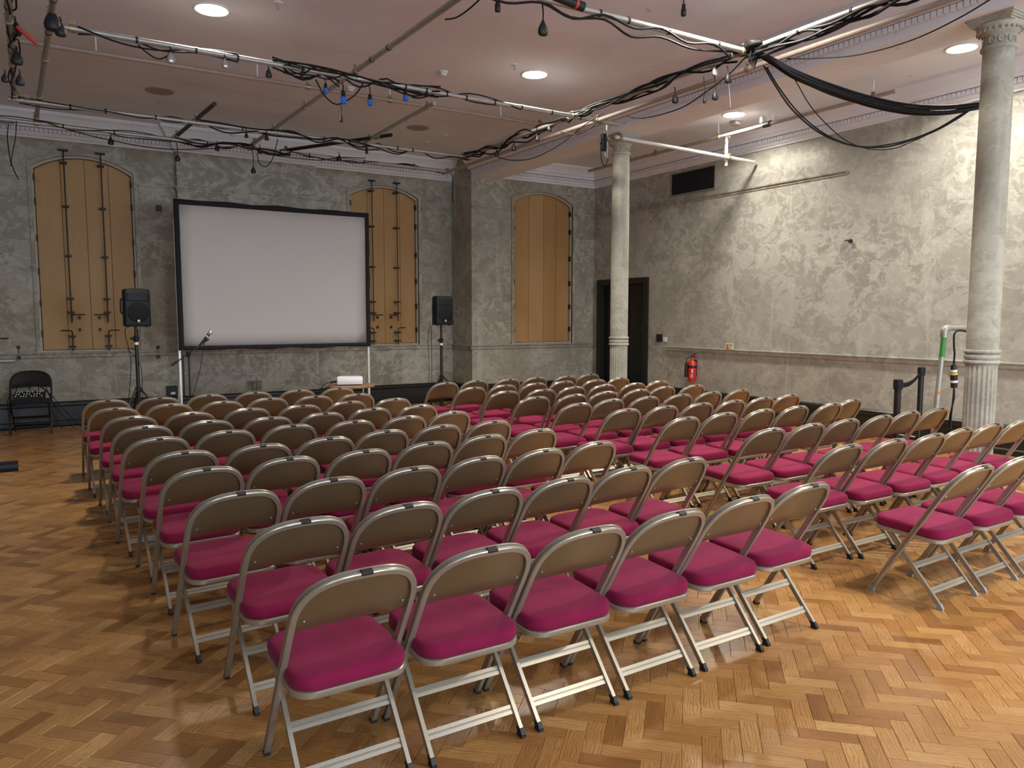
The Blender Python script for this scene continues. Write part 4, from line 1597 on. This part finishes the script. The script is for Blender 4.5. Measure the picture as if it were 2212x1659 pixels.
# ------------------------------------------------------------------ black chair with the sound mixer
bc = empty('folding_chair', (-.17, 12.05, 0), radians(176))
build_chair(bc, ('black_metal', 'black_cloth'), 'rubber_black')
bc.scale = (1.16, 1.0, 1.05)
tag(bc, 'black folding chair against the back wall holding a sound mixer', 'chair')
mx = tag(empty('sound_mixer', (-.19, 11.82, .455), radians(-6)), 'small black sound mixer with rows of pale knobs on black chair', 'sound mixer')
bm = bmesh.new()
prism(bm, [(-.17, -.12, 0), (-.17, .12, 0), (-.17, .12, .085), (-.17, .09, .09), (-.17, -.12, .035)], (.34, 0, 0))
bmesh.ops.recalc_face_normals(bm, faces=bm.faces[:])
bm_obj('case', bm, 'black_plastic', mx)
kn = bmesh.new()
lathe(kn, [(0, 0), (.008, 0), (.006, .013), (0, .014)], 8)
kme = bpy.data.meshes.new('knob')
kn.to_mesh(kme)
kn.free()
kme.materials.append(MATS['knob_white'])
for i in range(11):
    for j in range(3):
        if (i * 7 + j * 5) % 4 == 3:
            continue
        o = bpy.data.objects.new('knob', kme)
        C.objects.link(o)
        o.parent = mx
        f = j / 2
        o.location = (-.145 + i * .029, -.10 + .15 * f, .040 + .042 * f)
        o.rotation_euler = (.26, 0, 0)
base = Vector((-.19, 11.82, .455))
for i, pts in enumerate(([(-.15, .1, .09), (-.12, .06, .19), (.0, .08, .20), (.12, .1, .15), (.22, .1, .02), (.25, .05, -.2), (.35, 0, -.44)], [(.0, .1, .09), (.02, .06, .22), (.14, .08, .20), (.20, .12, .1), (.30, .1, -.15), (.5, 0, -.44)], [(-.17, .0, .05), (-.22, -.04, .06), (-.25, -.05, -.1), (-.22, -.05, -.44)], [(.10, .1, .09), (.12, .05, .16), (.22, .06, .06), (.40, .05, -.2), (.62, 0, -.44), (.95, -.1, -.448)])):
    c = tube('cable', smooth_pts([base + Vector(p) for p in pts], 5), .005, 'cable_black')
    tag(c, ['mixer cable arching highest over the left knobs', 'mixer cable arching over the right knobs', 'mixer cable dropping down the left side of the black chair', 'mixer cable trailing right along the floor'][i], 'cable', 'cables of the sound mixer')

# speaker cables
for pts, lab in (([(spl.x - .05, 10.12, zl + .02), (spl.x - .11, 10.14, 1.35), (spl.x - .06, 10.13, 1.0), (spl.x - .10, 10.14, .5), (spl.x - .08, 10.16, .02)], 'thin cable hanging left of the left speaker pole'), ([(spl.x + .03, 10.13, zl - .3), (spl.x - .09, 10.14, 1.15), (spl.x + .04, 10.1, .95), (spl.x + .05, 10.1, .5), (spl.x + .14, 10.1, .3), (spl.x + .1, 10.2, .02)], 'thin cable crossing behind the left speaker pole'), ([(spr.x - .13, 10.45, zr + .03), (spr.x - .17, 10.46, 1.2), (spr.x - .155, 10.46, .7), (spr.x - .19, 10.48, .02)], 'thin cable hanging furthest left of the right speaker pole'), ([(spr.x - .09, 10.45, zr + .03), (spr.x - .115, 10.46, 1.3), (spr.x - .11, 10.46, .8), (spr.x - .115, 10.48, .02)], 'thin cable hanging close beside the right speaker pole')):
    tag(tube('cable', smooth_pts(pts, 6), .0042, 'cable_black'), lab, 'cable')

# ------------------------------------------------------------------ queue barrier
def barrier_post(x, y, label):
    root = tag(empty('barrier_post', (x, y, 0)), label, 'barrier post', 'black retractable belt posts')
    lathe_obj('base', [(0, 0), (.16, 0), (.16, .012), (.05, .03), (.034, .05), (0, .05)], 'black_metal', root, 32)
    tube('post', [(0, 0, .03), (0, 0, .87)], .031, 'black_metal', root, 20)
    lathe_obj('cap', [(0, .855), (.040, .855), (.042, .93), (.038, .948), (0, .95)], 'black_plastic', root, 24)
    return root


p1 = at(1940, 830, z=.93)
p2 = at(1990, 800, z=.93)
p2 = at(1990.5, 800, y=4.98)
p1 = Vector((6.80, 4.13, 0)) if False else at(1940, 830, y=4.13)
b1 = barrier_post(p1.x, 4.13, 'black belt barrier post, nearer and left of the two')
b2 = barrier_post(p2.x, 4.98, 'black belt barrier post, further and right of the two')
dv = b2.location - b1.location
bm = bmesh.new()
rows_ = []
for i in range(15):
    f = i / 14
    p = dv * (.04 + f * .92)
    z = .895 - .10 * 4 * f * (1 - f) * .55
    rows_.append([bm.verts.new((p.x, p.y, z + s * .024)) for s in (-1, 1)])
for a, b in zip(rows_, rows_[1:]):
    bm.faces.new((a[0], b[0], b[1], a[1]))
bmesh.ops.solidify(bm, geom=bm.faces[:], thickness=.002)
bm_obj('belt', bm, 'black_cloth', b1)

# ------------------------------------------------------------------ scaffold goal frame by the near column
gx, gy = 7.35, 4.03
pt = at(2040, 712, y=gy)
pbm = at(2020, 900, y=gy)
gf = tag(empty('pipe_frame', (pt.x, gy, 0)), 'grey steel pipe frame with green-taped top beside the near column', 'pipe frame')
slope = (pbm.x - pt.x) / (pbm.z - pt.z)
foot = Vector((slope * (0.02 - pt.z), 0, .02))
top = Vector((0, 0, pt.z - .05))
tube('upright', [foot, foot.lerp(top, .84)], .0245, 'galvanised', gf, 14)
tube('green_sleeve', [foot.lerp(top, .84), top], .0248, 'green_tape', gf, 14)
tube('orange_band', [foot.lerp(top, .575), foot.lerp(top, .592)], .0256, 'orange_tape', gf, 14)
tube('elbow', smooth_pts([(0, 0, pt.z - .075), (0, 0, pt.z - .02), (.02, 0, pt.z + .005), (.075, 0, pt.z + .012)], 6), .034, 'galvanised', gf, 14)
gxr = at(2122, 712, y=gy).x - pt.x
tube('crossbar', [(.05, 0, pt.z + .011), (gxr, 0, pt.z + .011)], .0245, 'galvanised', gf, 14)
tube('upright', [(gxr - .02, 0, .02), (gxr - .02, 0, pt.z)], .0245, 'galvanised', gf, 14)
box_obj('foot_plate', foot.x - .08, foot.x + .08, -.08, .08, 0, .02, 'galvanised', gf, .003)
box_obj('foot_plate', gxr - .10, gxr + .06, -.08, .08, 0, .02, 'galvanised', gf, .003)
cy = gy - .04
q0 = at(2066, 714, y=cy)
cn = tag(empty('power_connector', (q0.x, cy, 0)), 'black multi-way power connector with yellow ring hanging from the pipe frame', 'connector')


def lc(px, py):
    return at(px, py, y=cy) - cn.location


tube('feed_cable', smooth_pts([lc(2086, 716), lc(2076, 714), lc(2066, 716), lc(2061, 725), lc(2061, 750), lc(2062, 765), lc(2060, 790)], 6), .009, 'cable_black', cn)
z1_, z2_ = lc(2060, 788), lc(2061, 838)
L_ = (z2_ - z1_)


def seg(name, a, b, r, m):
    tube(name, [z1_ + L_ * a, z1_ + L_ * b], r, m, cn, 14)


seg('plug_top', 0, .20, [.022, .030], 'rubber_black')
seg('white_band', .20, .31, .031, 'white_plastic')
seg('plug_neck', .31, .34, .031, 'rubber_black')
seg('yellow_ring', .34, .42, .034, 'yellow_ring')
seg('socket_body', .42, .98, [.034, .030], 'rubber_black')
seg('white_tag', .66, .76, .0335, 'white_plastic')
for k in range(5):
    dx = (k - 2) * .020
    zs_ = z1_ + L_ * .97
    c = tube('tail', smooth_pts([zs_, zs_ + Vector((dx * .2, 0, -.12)), zs_ + Vector((dx * .6, .01 * k, -.30)), zs_ + Vector((dx * 1.6, .02 * k - .02, -.47)), zs_ + Vector((dx * 2.0, .02 * k - .02, -.60 - .02 * k))], 5), .0075, 'cable_black', cn)

# ------------------------------------------------------------------ ceiling rig: pipes, cables, hanging sockets
PR = 0.0242


def pipe(a, b, label, material='galvanised', clamps=(), ties=(), r=PR, group='scaffold pipes of the lighting rig', hang=()):
    a, b = Vector(a), Vector(b)
    o = empty('scaffold_pipe', a)
    tag(o, label, 'pipe', group)
    d = b - a
    bm = bmesh.new()
    u = d.normalized()
    sweep(bm, [Vector((0, 0, 0)), d], r, 16)
    bm_obj('tube', bm, material, o, auto=50)
    q = u.to_track_quat('Z', 'Y').to_matrix().to_4x4()
    for t in clamps:
        M = Matrix.Translation(d * t) @ q
        bm = bmesh.new()
        lathe(bm, [(r + .001, -.024), (r + .009, -.024), (r + .009, .024), (r + .001, .024)], 12, M, cap=False)
        box(bm, -.012, .012, r + .004, r + .034, -.018, .018, M)
        bm_obj('clamp', bm, 'clamp_steel', o)
        tube('clamp_bolt', [M @ Vector((-.035, r + .02, 0)), M @ Vector((.035, r + .02, 0))], .006, 'clamp_steel', o, 6)
    for t in hang:
        p_ = d * t
        tube('ceiling_stud', [p_ + Vector((0, 0, r * .5)), p_ + Vector((0, 0, ZCEIL - a.z - p_.z))], .008, 'cornice_paint', o)
    for t in ties:
        M = Matrix.Translation(d * t) @ q
        bm = bmesh.new()
        lathe(bm, [(r, -.009), (r + .004, -.009), (r + .004, .009), (r, .009)], 12, M, cap=False)
        tb_ = bm_obj('cable_tie', bm, 'rubber_black', o)
    return o


ZR = 3.85
pipe((.20, 7.24, ZR), (6.02, 7.29, ZR), 'long bright scaffold pipe crossing from upper left to the column', clamps=(.02, .435, .885, .955), ties=(.10, .18, .24, .34, .52, .56, .60, .64, .70, .76, .83, .90))
pipe((1.9, 4.77, ZR), (5.42, 4.75, ZR), 'short bright pipe at the top edge, left of the cable junction', clamps=(.97,), ties=(.52, .60, .72, .88))
pipe((-.20, 9.88, ZR), (5.53, 9.92, ZR), 'rear scaffold pipe wrapped in cables, upper of the two near the back', clamps=(.03, .33, .50, .70, .96), ties=(.10, .16, .25, .42, .60, .66, .78, .82))
pipe((-1.2, 10.90, ZR), (5.73, 11.06, ZR), 'rearmost scaffold pipe just in front of the back cornice', clamps=(.18, .40, .54, .90), ties=(.22, .30, .46, .60, .66, .72, .78))
pipe((-.17, 8.80, 4.15), (6.08, 8.80, 4.15), 'painted pipe fixed under the ceiling behind the bright pipe', 'pipe_paint', clamps=(.46, .62, .97), group='painted pipes under the ceiling', hang=(.12, .37, .62, .87))
pipe((5.36, 9.95, ZR + .01), (5.36, -2.0, ZR + .01), 'cable-laden scaffold pipe running along the beam', clamps=(.01, .22, .43), ties=(.10, .16, .28, .34, .48, .52))
pipe((5.62, 11.23, ZR - .005), (5.76, 2.4, ZR - .005), 'painted scaffold pipe beside the beam dentils', 'pipe_paint', clamps=(.02, .45, .70), group='painted pipes under the ceiling')
pipe((-.07, 3.2, ZR + .02), (-.14, 9.95, ZR + .02), 'left pipe of the pair at the top left corner, hung with sockets', clamps=(.62, .80, .97), ties=(.57, .66, .74))
pipe((.30, 3.2, ZR + .06), (.045, 11.10, ZR + .06), 'right pipe of the pair at the top left corner', clamps=(.50, .66, .84, .97), ties=(.46, .56))
pipe((2.80, 3.4, ZR + .05), (2.57, 10.98, ZR + .05), 'grey scaffold pipe running back from the top edge, left of the detector', clamps=(.50, .70, .86, .98), ties=(.40, .45))
pipe((3.815, 7.80, ZR + .05), (3.83, 9.90, ZR + .05), 'short grey pipe with open end hung from the painted pipe', clamps=(.08, .94))
pipe((1.745, 9.12, ZR + .05), (1.60, 11.12, ZR + .05), 'short dark pipe crossing both rear pipes, left of the screen top', 'black_metal', clamps=(.40, .90))
pipe((3.02, 11.17, ZR + .05), (3.99, 9.44, ZR + .05), 'slanting black pipe above the screen', 'black_metal', clamps=(.05, .90))
pipe((8.345, 10.90, 4.10), (8.395, 5.25, 4.10), 'long painted pipe under the right aisle ceiling', 'pipe_paint', clamps=(.19, .30, .53, .95), group='painted pipes under the ceiling', hang=(.19, .53, .95))
pipe((6.395, 7.80, 3.845), (9.02, 7.80, 3.80), 'white pipe arm reaching from the far column to the right wall', 'alu_pale', clamps=(.03, .795), group='pipes by the far column')
pipe((8.475, 7.845, 3.70), (8.475, 7.845, 4.12), 'short upright pipe carrying the white pipe arm', 'alu_pale', clamps=(.30, .95), group='pipes by the far column')
vp = at(1311, 300, y=7.33)
pipe((vp.x, 7.33, 3.44), (vp.x, 7.33, 3.88), 'thin drop pipe hanging from the pipe end left of the far column', 'galvanised', clamps=(.95, .5), r=.014, group='pipes by the far column')

# small flood lamp and fittings on the aisle pipe, junction box above it
fb = tag(empty('flood_lamp', (8.375, 7.05, 4.10)), 'small twin white flood lamp on the right aisle pipe', 'lamp')
for s in (-1, 1):
    hd = box_obj('head', -.035, .035, s * .07 - .028, s * .07 + .028, .035, .12, 'white_plastic', fb, .006)
box_obj('yoke', -.012, .012, -.075, .075, .022, .036, 'rubber_black', fb, .003)
lathe_obj('collar', [(PR, -.05), (PR + .012, -.05), (PR + .012, .05), (PR, .05)], 'rubber_black', fb, 14, Matrix.Rotation(pi / 2, 4, 'X'))
p = at(1588, 268, z=4.26)
jb = tag(empty('ceiling_box', (p.x, p.y, ZCEIL)), 'small grey box on the ceiling just below the aisle downlight', 'box')
box_obj('box', -.06, .06, -.05, .05, -.06, 0, 'vent_grey', jb, .005)
box_obj('cover', -.045, .045, -.052, -.045, -.05, -.01, 'white_plastic', jb, .002)

def cable(pts, r, label, group=None, k=6, material='cable_black'):
    c = tube('cable', smooth_pts(pts, k), r, material, n=7)
    tag(c, label, 'cable', group)
    return c


def along(a, b, n, label, group, r=.008, amp=.03, sag=.02, seed=1, off=(0, 0, 0)):
    """A loom of n loosely lashed strands following a pipe from a to b."""
    rnd = random.Random(seed)
    a, b = Vector(a) + Vector(off), Vector(b) + Vector(off)
    L = (b - a).length
    u = (b - a).normalized()
    side = u.cross(Vector((0, 0, 1))).normalized()
    root = tag(empty('cable_loom', a), label, 'cable', group)
    for s in range(n):
        m = max(4, int(L / .28))
        pts = []
        ph = rnd.uniform(0, 6)
        for i in range(m + 1):
            f = i / m
            ang = ph + i * rnd.uniform(.2, .9)
            rad = PR + r * 1.15 + amp * rnd.random() ** 2
            low = sag * (1 if i % 2 else .2) * rnd.random()
            pts.append((b - a) * f + side * cos(ang) * rad + Vector((0, 0, abs(sin(ang)) * rad * (1 if rnd.random() < .55 else -1) - low)))
        tube('strand', smooth_pts(pts, 4), r, 'cable_black', root, 7)
    return root


G = 'cables lashed to the lighting rig'
along((.35, 7.24, ZR), (1.6, 7.24, ZR), 2, 'black cables lashed to the left end of the bright pipe', G, .007, .02, .03, 3)
along((1.9, 7.25, ZR), (3.6, 7.26, ZR), 5, 'black cables in the thick bunch at the middle of the bright pipe', G, .0085, .03, .05, 4)
along((2.0, 7.25, ZR - .03), (2.55, 7.25, ZR - .03), 5, 'coiled black cables under the bright pipe left of the blue plugs', G, .007, .06, .05, 14)
along((3.3, 7.26, ZR), (4.6, 7.27, ZR), 2, 'black cables on the right half of the bright pipe', G, .007, .012, .01, 5)
along((-.1, 9.88, ZR), (1.7, 9.89, ZR), 2, 'thin cables on the left part of the upper rear pipe', G, .006, .018, .02, 6)
along((1.7, 9.89, ZR), (4.0, 9.90, ZR), 4, 'black cables bunched along the middle of the upper rear pipe', G, .009, .03, .03, 7)
along((4.0, 9.90, ZR), (5.4, 9.92, ZR), 2, 'black cables on the right part of the upper rear pipe', G, .008, .015, .05, 8)
along((-.8, 10.92, ZR), (1.6, 10.95, ZR), 2, 'thin cables on the left part of the rearmost pipe', G, .006, .018, .02, 9)
along((1.6, 10.96, ZR), (3.1, 11.0, ZR), 4, 'black cables bunched above the screen on the rearmost pipe', G, .010, .028, .03, 10)
along((3.1, 11.0, ZR), (5.5, 11.05, ZR), 2, 'black cables on the right part of the rearmost pipe', G, .007, .02, .03, 11)
along((5.36, 9.9, ZR + .01), (5.36, 7.4, ZR + .01), 5, 'black cables on the far part of the beam-side pipe', G, .010, .04, .06, 12)
along((5.36, 7.4, ZR + .01), (5.36, 4.9, ZR + .01), 6, 'black cables on the near part of the beam-side pipe', G, .010, .03, .04, 13)
along((5.36, 4.75, ZR - .02), (5.36, .5, ZR - .02), 5, 'black cables in the thick run leaving over the top edge', G, .012, .008, .01, 15, (.02, 0, -.01))
along((-.07, 5.6, ZR + .02), (-.13, 9.9, ZR + .02), 3, 'black cables on the left corner pipe', G, .007, .025, .04, 16)
along((2.6, 4.77, ZR), (5.2, 4.75, ZR), 2, 'black cables on the short bright pipe at the top edge', G, .009, .006, .10, 17, (0, 0, -.02))

kn_ = tag(empty('cable_knot', (5.38, 4.72, ZR)), 'black taped cable knot where the rig pipes meet', 'cable knot')
bm = bmesh.new()
bmesh.ops.create_icosphere(bm, subdivisions=3, radius=1)
rk = random.Random(3)
for v in bm.verts:
    v.co *= 1 + .25 * (sin(v.co.x * 9) * cos(v.co.y * 7)) + rk.uniform(-.05, .05)
bmesh.ops.scale(bm, vec=(.10, .16, .055), verts=bm.verts)
bmesh.ops.translate(bm, vec=(0, 0, .03), verts=bm.verts)
bm_obj('taped_bundle', bm, 'cable_black', kn_, smooth=True)
for k in range(4):
    tube('tape_end', smooth_pts([(.03 * k - .05, -.05, .0), (.03 * k - .06, -.04, -.06), (.02 * k - .05, -.02, -.10 - .02 * k)], 4), .008, 'cable_black', kn_)


def at_v(px, py, A, B):
    """Pixel on the vertical plane through plan points A and B."""
    r0, r1 = at(px, py, y=1.0), Vector((0, 0, CAM_H))
    d = r0 - r1
    nx, ny = (B[1] - A[1]), -(B[0] - A[0])
    t = (nx * A[0] + ny * A[1]) / (nx * d.x + ny * d.y)
    return r1 + d * t


A_, B_ = (5.40, 4.72), (7.0, 3.80)
main = [(1622, 108), (1665, 128), (1720, 160), (1800, 192), (1880, 217), (1960, 233), (2040, 237), (2112, 229), (2150, 222)]
rb = random.Random(5)
swag = tag(empty('cable_loom', at_v(1622, 108, A_, B_)), 'thick black cable bundle swagged from the rig to behind the near column', 'cable')
for s_ in range(9):
    ox, oz = rb.uniform(-.045, .045), rb.uniform(-.045, .035)
    pts = []
    for i, (x, y) in enumerate(main):
        f = sin(pi * i / (len(main) - 1)) * .75 + .25
        p = at_v(x, y, A_, B_) - swag.location
        pts.append(p + Vector((ox * f, ox * f, oz * f + rb.uniform(-.006, .006))))
    tube('strand', smooth_pts(pts, 6), .0115, 'cable_black', swag, 7)
for lp_, r, lab in (([(1650, 142), (1675, 185), (1710, 235), (1760, 280), (1810, 305), (1860, 317), (1915, 317), (1965, 304), (2020, 283), (2070, 255), (2104, 232), (2140, 215)], .0075, 'lower looping cable under the thick swag, outer strand'), ([(1656, 145), (1682, 188), (1722, 240), (1772, 283), (1822, 308), (1870, 317), (1920, 312), (1970, 300), (2025, 278), (2072, 250), (2106, 231), (2140, 214)], .0065, 'lower looping cable under the thick swag, inner strand'), ([(1706, 152), (1722, 180), (1748, 225), (1785, 268), (1830, 305), (1880, 322), (1930, 321), (1970, 306), (2010, 288)], .0045, 'thin slack wire hanging lowest under the cable swag')):
    cable([at_v(x, y, A_, B_) for x, y in lp_], r, lab)
XQ = 5.36
cable([at(x, y, x=XQ + .38) for x, y in ((1700, 127), (1760, 126), (1850, 119), (1960, 90), (2060, 45), (2150, -8), (2230, -60))], .0055, 'single thin cable curving across the beam to the top right corner')
cable([at(x, y, x=XQ) for x, y in ((1345, 250), (1390, 255), (1469, 234), (1530, 195), (1575, 160), (1611, 123))], .006, 'slack cable sagging below the near half of the beam-side pipe')
cable([at(x, y, x=XQ) for x, y in ((1076, 340), (1105, 346), (1150, 342), (1205, 315), (1260, 272), (1300, 245))], .006, 'slack cable sagging below the far half of the beam-side pipe')
cable([at(x, y, x=XQ) for x, y in ((1210, 285), (1245, 290), (1270, 280), (1292, 262))], .006, 'short cable loop under the pipe crossing left of the column')
cable([at(x, y, y=10.85) for x, y in ((105, 266), (160, 284), (239, 303), (320, 318), (390, 323), (470, 320), (548, 312))], .006, 'slack cable swagged in front of the left back cornice')
cable([at(x, y, y=10.9) for x, y in ((556, 328), (610, 338), (690, 346), (735, 340), (790, 342))], .006, 'slack cable swagged above the screen')
cable([at(x, y, y=10.9) for x, y in ((18, 268), (16, 300), (22, 345), (24, 352), (32, 372), (40, 388))], .006, 'loose cable dangling at the far left, longer strand')
cable([at(x, y, y=10.9) for x, y in ((36, 262), (33, 300), (26, 335), (23, 360))], .005, 'loose cable dangling at the far left, shorter strand')
cable([at(x, y, y=11.1) for x, y in ((960, 366), (974, 374), (979, 395), (977, 420), (979, 437))], .006, 'loose cable dangling in front of the wall step')
cable([at(x, y, y=7.22) for x, y in ((298, 96), (315, 112), (340, 127), (360, 122), (369, 110))], .006, 'cable loop under the left part of the bright pipe')
cable([at(x, y, y=7.22) for x, y in ((682, 172), (700, 205), (722, 224), (740, 222), (768, 204), (786, 178))], .007, 'wide cable loop under the middle of the bright pipe')
cable([at(x, y, x=2.76) for x, y in ((962, 42), (985, 38), (1010, 22), (1035, 0))], .006, 'cable bowed below the pipe at the top edge')
cable([at(x, y, y=10.95) for x, y in ((555, 330), (560, 352), (575, 360), (590, 340), (600, 300))], .006, 'round cable loop above the left half of the screen')
cable([at(x, y, y=7.33) for x, y in ((1302, 305), (1298, 335), (1304, 358), (1312, 350), (1313, 330))], .005, 'thin cable loop hanging left of the far column capital')

# hanging sockets
def socket_mesh(kind):
    bm = bmesh.new()
    if kind == 'drop':
        lathe(bm, [(.006, 0), (.012, -.012), (.030, -.045), (.036, -.068), (.033, -.088), (.026, -.095), (0, -.095)], 12)
        bmesh.ops.scale(bm, vec=(1, .7, 1), verts=bm.verts)
    else:
        lathe(bm, [(.008, 0), (.018, -.01), (.020, -.05), (.026, -.055), (.026, -.11), (.022, -.115), (0, -.115)], 12)
    return bm


sock_me = {}
for kd, m_ in (('drop', 'rubber_black'), ('plug', 'rubber_black'), ('drop', 'silver')):
    bm = socket_mesh(kd)
    me = bpy.data.meshes.new('socket_' + kd)
    bm.to_mesh(me)
    bm.free()
    me.polygons.foreach_set('use_smooth', [True] * len(me.polygons))
    me.materials.append(MATS[m_])
    sock_me[(kd, m_)] = me
bm = bmesh.new()
lathe(bm, [(.0265, -.06), (.0285, -.06), (.0285, -.112), (.020, -.117), (0, -.117)], 12)
blue_me = bpy.data.meshes.new('blue_face')
bm.to_mesh(blue_me)
bm.free()
blue_me.materials.append(MATS['blue_plastic'])


def socket(px, py, ytop, label, kind='drop', m_='rubber_black', scale=1.0, blue=False, **pl):
    """Socket hanging on a short flex: (px,py) is its top, ytop where the flex starts."""
    p = at(px, py, **pl)
    t = at(px - 2, ytop, **pl)
    root = tag(empty('hanging_socket', p), label, 'socket', 'sockets hanging from the lighting rig')
    o = bpy.data.objects.new('body', sock_me[(kind, m_)])
    C.objects.link(o)
    o.parent = root
    o.scale = (scale,) * 3
    if blue:
        f = bpy.data.objects.new('blue_face', blue_me)
        C.objects.link(f)
        f.parent = root
        f.scale = (scale,) * 3
    tube('flex', smooth_pts([t - p, (t - p) * .5 + Vector((.008, .004, 0)), (0, 0, -.003)], 4), .0045 * min(1.3, scale + .2), 'cable_black', root, 6)
    return root


Y1, Y4, Y5 = 7.22, 9.86, 10.93
for a in ((368, 112, 100, 'pale clear socket hanging first along the bright pipe', 'drop', 'silver', 1.0, False), (486, 126, 118, 'pale clear socket hanging second along the bright pipe', 'drop', 'silver', .9, False), (580, 148, 143, 'squat black socket left of the cable bunch on the bright pipe', 'drop', 'rubber_black', .85, False)):
    socket(*a, y=Y1)
for a in ((703, 180, 172, 'blue-faced plug hanging left under the cable bunch', .8), (741, 195, 178, 'large dark blue plug in the middle of the wide cable loop', 1.1), (799, 203, 186, 'bright blue plug hanging on its own right of the loop', .95), (876, 195, 192, 'blue-tipped plug tight under the bright pipe, right of the loop', .9)):
    socket(a[0], a[1], a[2], a[3], 'plug', scale=a[4], blue=True, y=Y1)
socket(737, 248, 222, 'small black plug with white label on a long flex', 'plug', scale=.6, y=Y1)
for px, py, yt, lab, s in ((239, 296, 286, 'black socket hanging before the cornice, above left window', 1.0), (383, 333, 308, 'dark socket hanging below the crossing black pipe', .95), (469, 312, 304, 'black socket hanging left of the round cable loop', .9), (547, 360, 322, 'black socket hanging lowest above the screen edge', .95), (561, 318, 310, 'black socket tucked against the rearmost pipe', .9), (733, 334, 328, 'black socket hanging above the middle of the screen', .95)):
    socket(px, py, yt, lab, scale=s, y=Y5)
for px, py, yt, lab, s in ((532, 286, 276, 'slim dark socket under the upper rear pipe, left one', .7), (576, 290, 280, 'slim dark socket under the upper rear pipe, right one', .8)):
    socket(px, py, yt, lab, scale=s, y=Y4)
socket(792, 318, 309, 'slim black plug below the junction above the screen', 'plug', scale=.75, y=Y4)
for px, py, yt, lab, s, kd, mm in ((1073, 324, 312, 'teardrop socket on the beam-side pipe, furthest back', .95, 'drop', 'rubber_black'), (1110, 310, 298, 'teardrop socket on the beam-side pipe, second from the back', 1.0, 'drop', 'rubber_black'), (1161, 290, 276, 'round black socket caught in the beam-side cables', .9, 'drop', 'rubber_black'), (1187, 268, 262, 'black socket just left of the bright pipe end', .9, 'drop', 'rubber_black'), (1459, 200, 188, 'black teardrop socket with a loose strap end', 1.05, 'drop', 'rubber_black'), (1522, 206, 165, 'small black plug on a long flex with a tail', .6, 'plug', 'rubber_black'), (1545, 194, 163, 'long black socket below the metal hook', .95, 'drop', 'rubber_black'), (1544, 143, 130, 'metal hook socket nearest the cable knot', .9, 'drop', 'silver'), (1573, 156, 142, 'wide black socket with a chain hanging below it', 1.0, 'drop', 'rubber_black')):
    socket(px, py, yt, lab, kd, mm, s, x=XQ)
socket(1173, 43, 5, 'large black socket hanging at the top edge left of centre', scale=1.15, y=4.77)
socket(1477, 8, -12, 'silver-ended plug hanging at the very top edge', 'plug', 'rubber_black', .9, x=4.9)
socket(1075, -4, -16, 'red-tipped black plug at the very top edge', 'plug', scale=.8, y=4.77)
for px, py, yt, lab, s in ((32, 43, 34, 'black socket on the left corner pipe, topmost', 1.35), (35, 108, 98, 'black socket on the left corner pipe, middle', 1.3), (42, 160, 150, 'black socket on the left corner pipe, lowest', 1.0), (10, 158, 150, 'small black socket left of the corner pipe', .8)):
    socket(px, py, yt, lab, scale=s, x=None, y=8.0)
for px, py, yt, lab, s in ((112, 20, 10, 'large black socket on the right corner pipe, upper', 1.7), (130, 46, 36, 'black socket where the bright pipe meets the corner pipe', 1.2)):
    socket(px, py, yt, lab, scale=s, y=7.1)
pc = at(60, 78, y=7.4)
rp = tag(empty('red_connector', pc), 'red plug dangling between the two corner pipes', 'connector')
tube('body', [(-.07, 0, .06), (.06, 0, -.05)], .016, 'red_plastic', rp, 10)
tube('flex', smooth_pts([(-.07, 0, .06), (-.12, 0, .10), (-.14, 0, .16)], 4), .006, 'cable_black', rp)
cn_ = at(1573.5, 168, x=XQ)
chn = tube('pull_chain', [at(1573, 168, x=XQ), at(1575, 190, x=XQ), at(1577, 215, x=XQ), at(1578, 232, x=XQ)], .003, 'silver')
tag(chn, 'thin pull chain hanging towards the aisle downlight', 'chain')
bl = tag(empty('dimmer_box', (vp.x - .05, 7.33, 3.52)), 'narrow black dimmer box strapped to the drop pipe', 'dimmer')
box_obj('case', -.035, .03, -.03, .03, 0, .20, 'black_plastic', bl, .008)
tube('silver_plug', [(.02, 0, -.01), (.02, 0, -.07)], .012, 'silver', bl, 10)
tube('grip', [(-.045, 0, .09), (-.045, 0, .15)], .016, 'rubber_black', bl, 8)
mp = tag(empty('motor_plug', at(1232, 6, y=4.72)), 'long black connector with red ring lying on the top-edge pipe', 'connector')
tube('body', [(-.22, 0, .03), (.12, 0, -.005)], .034, 'rubber_black', mp, 14)
tube('red_ring', [(.04, 0, .0035), (.06, 0, .0015)], .036, 'red_plastic', mp, 14)
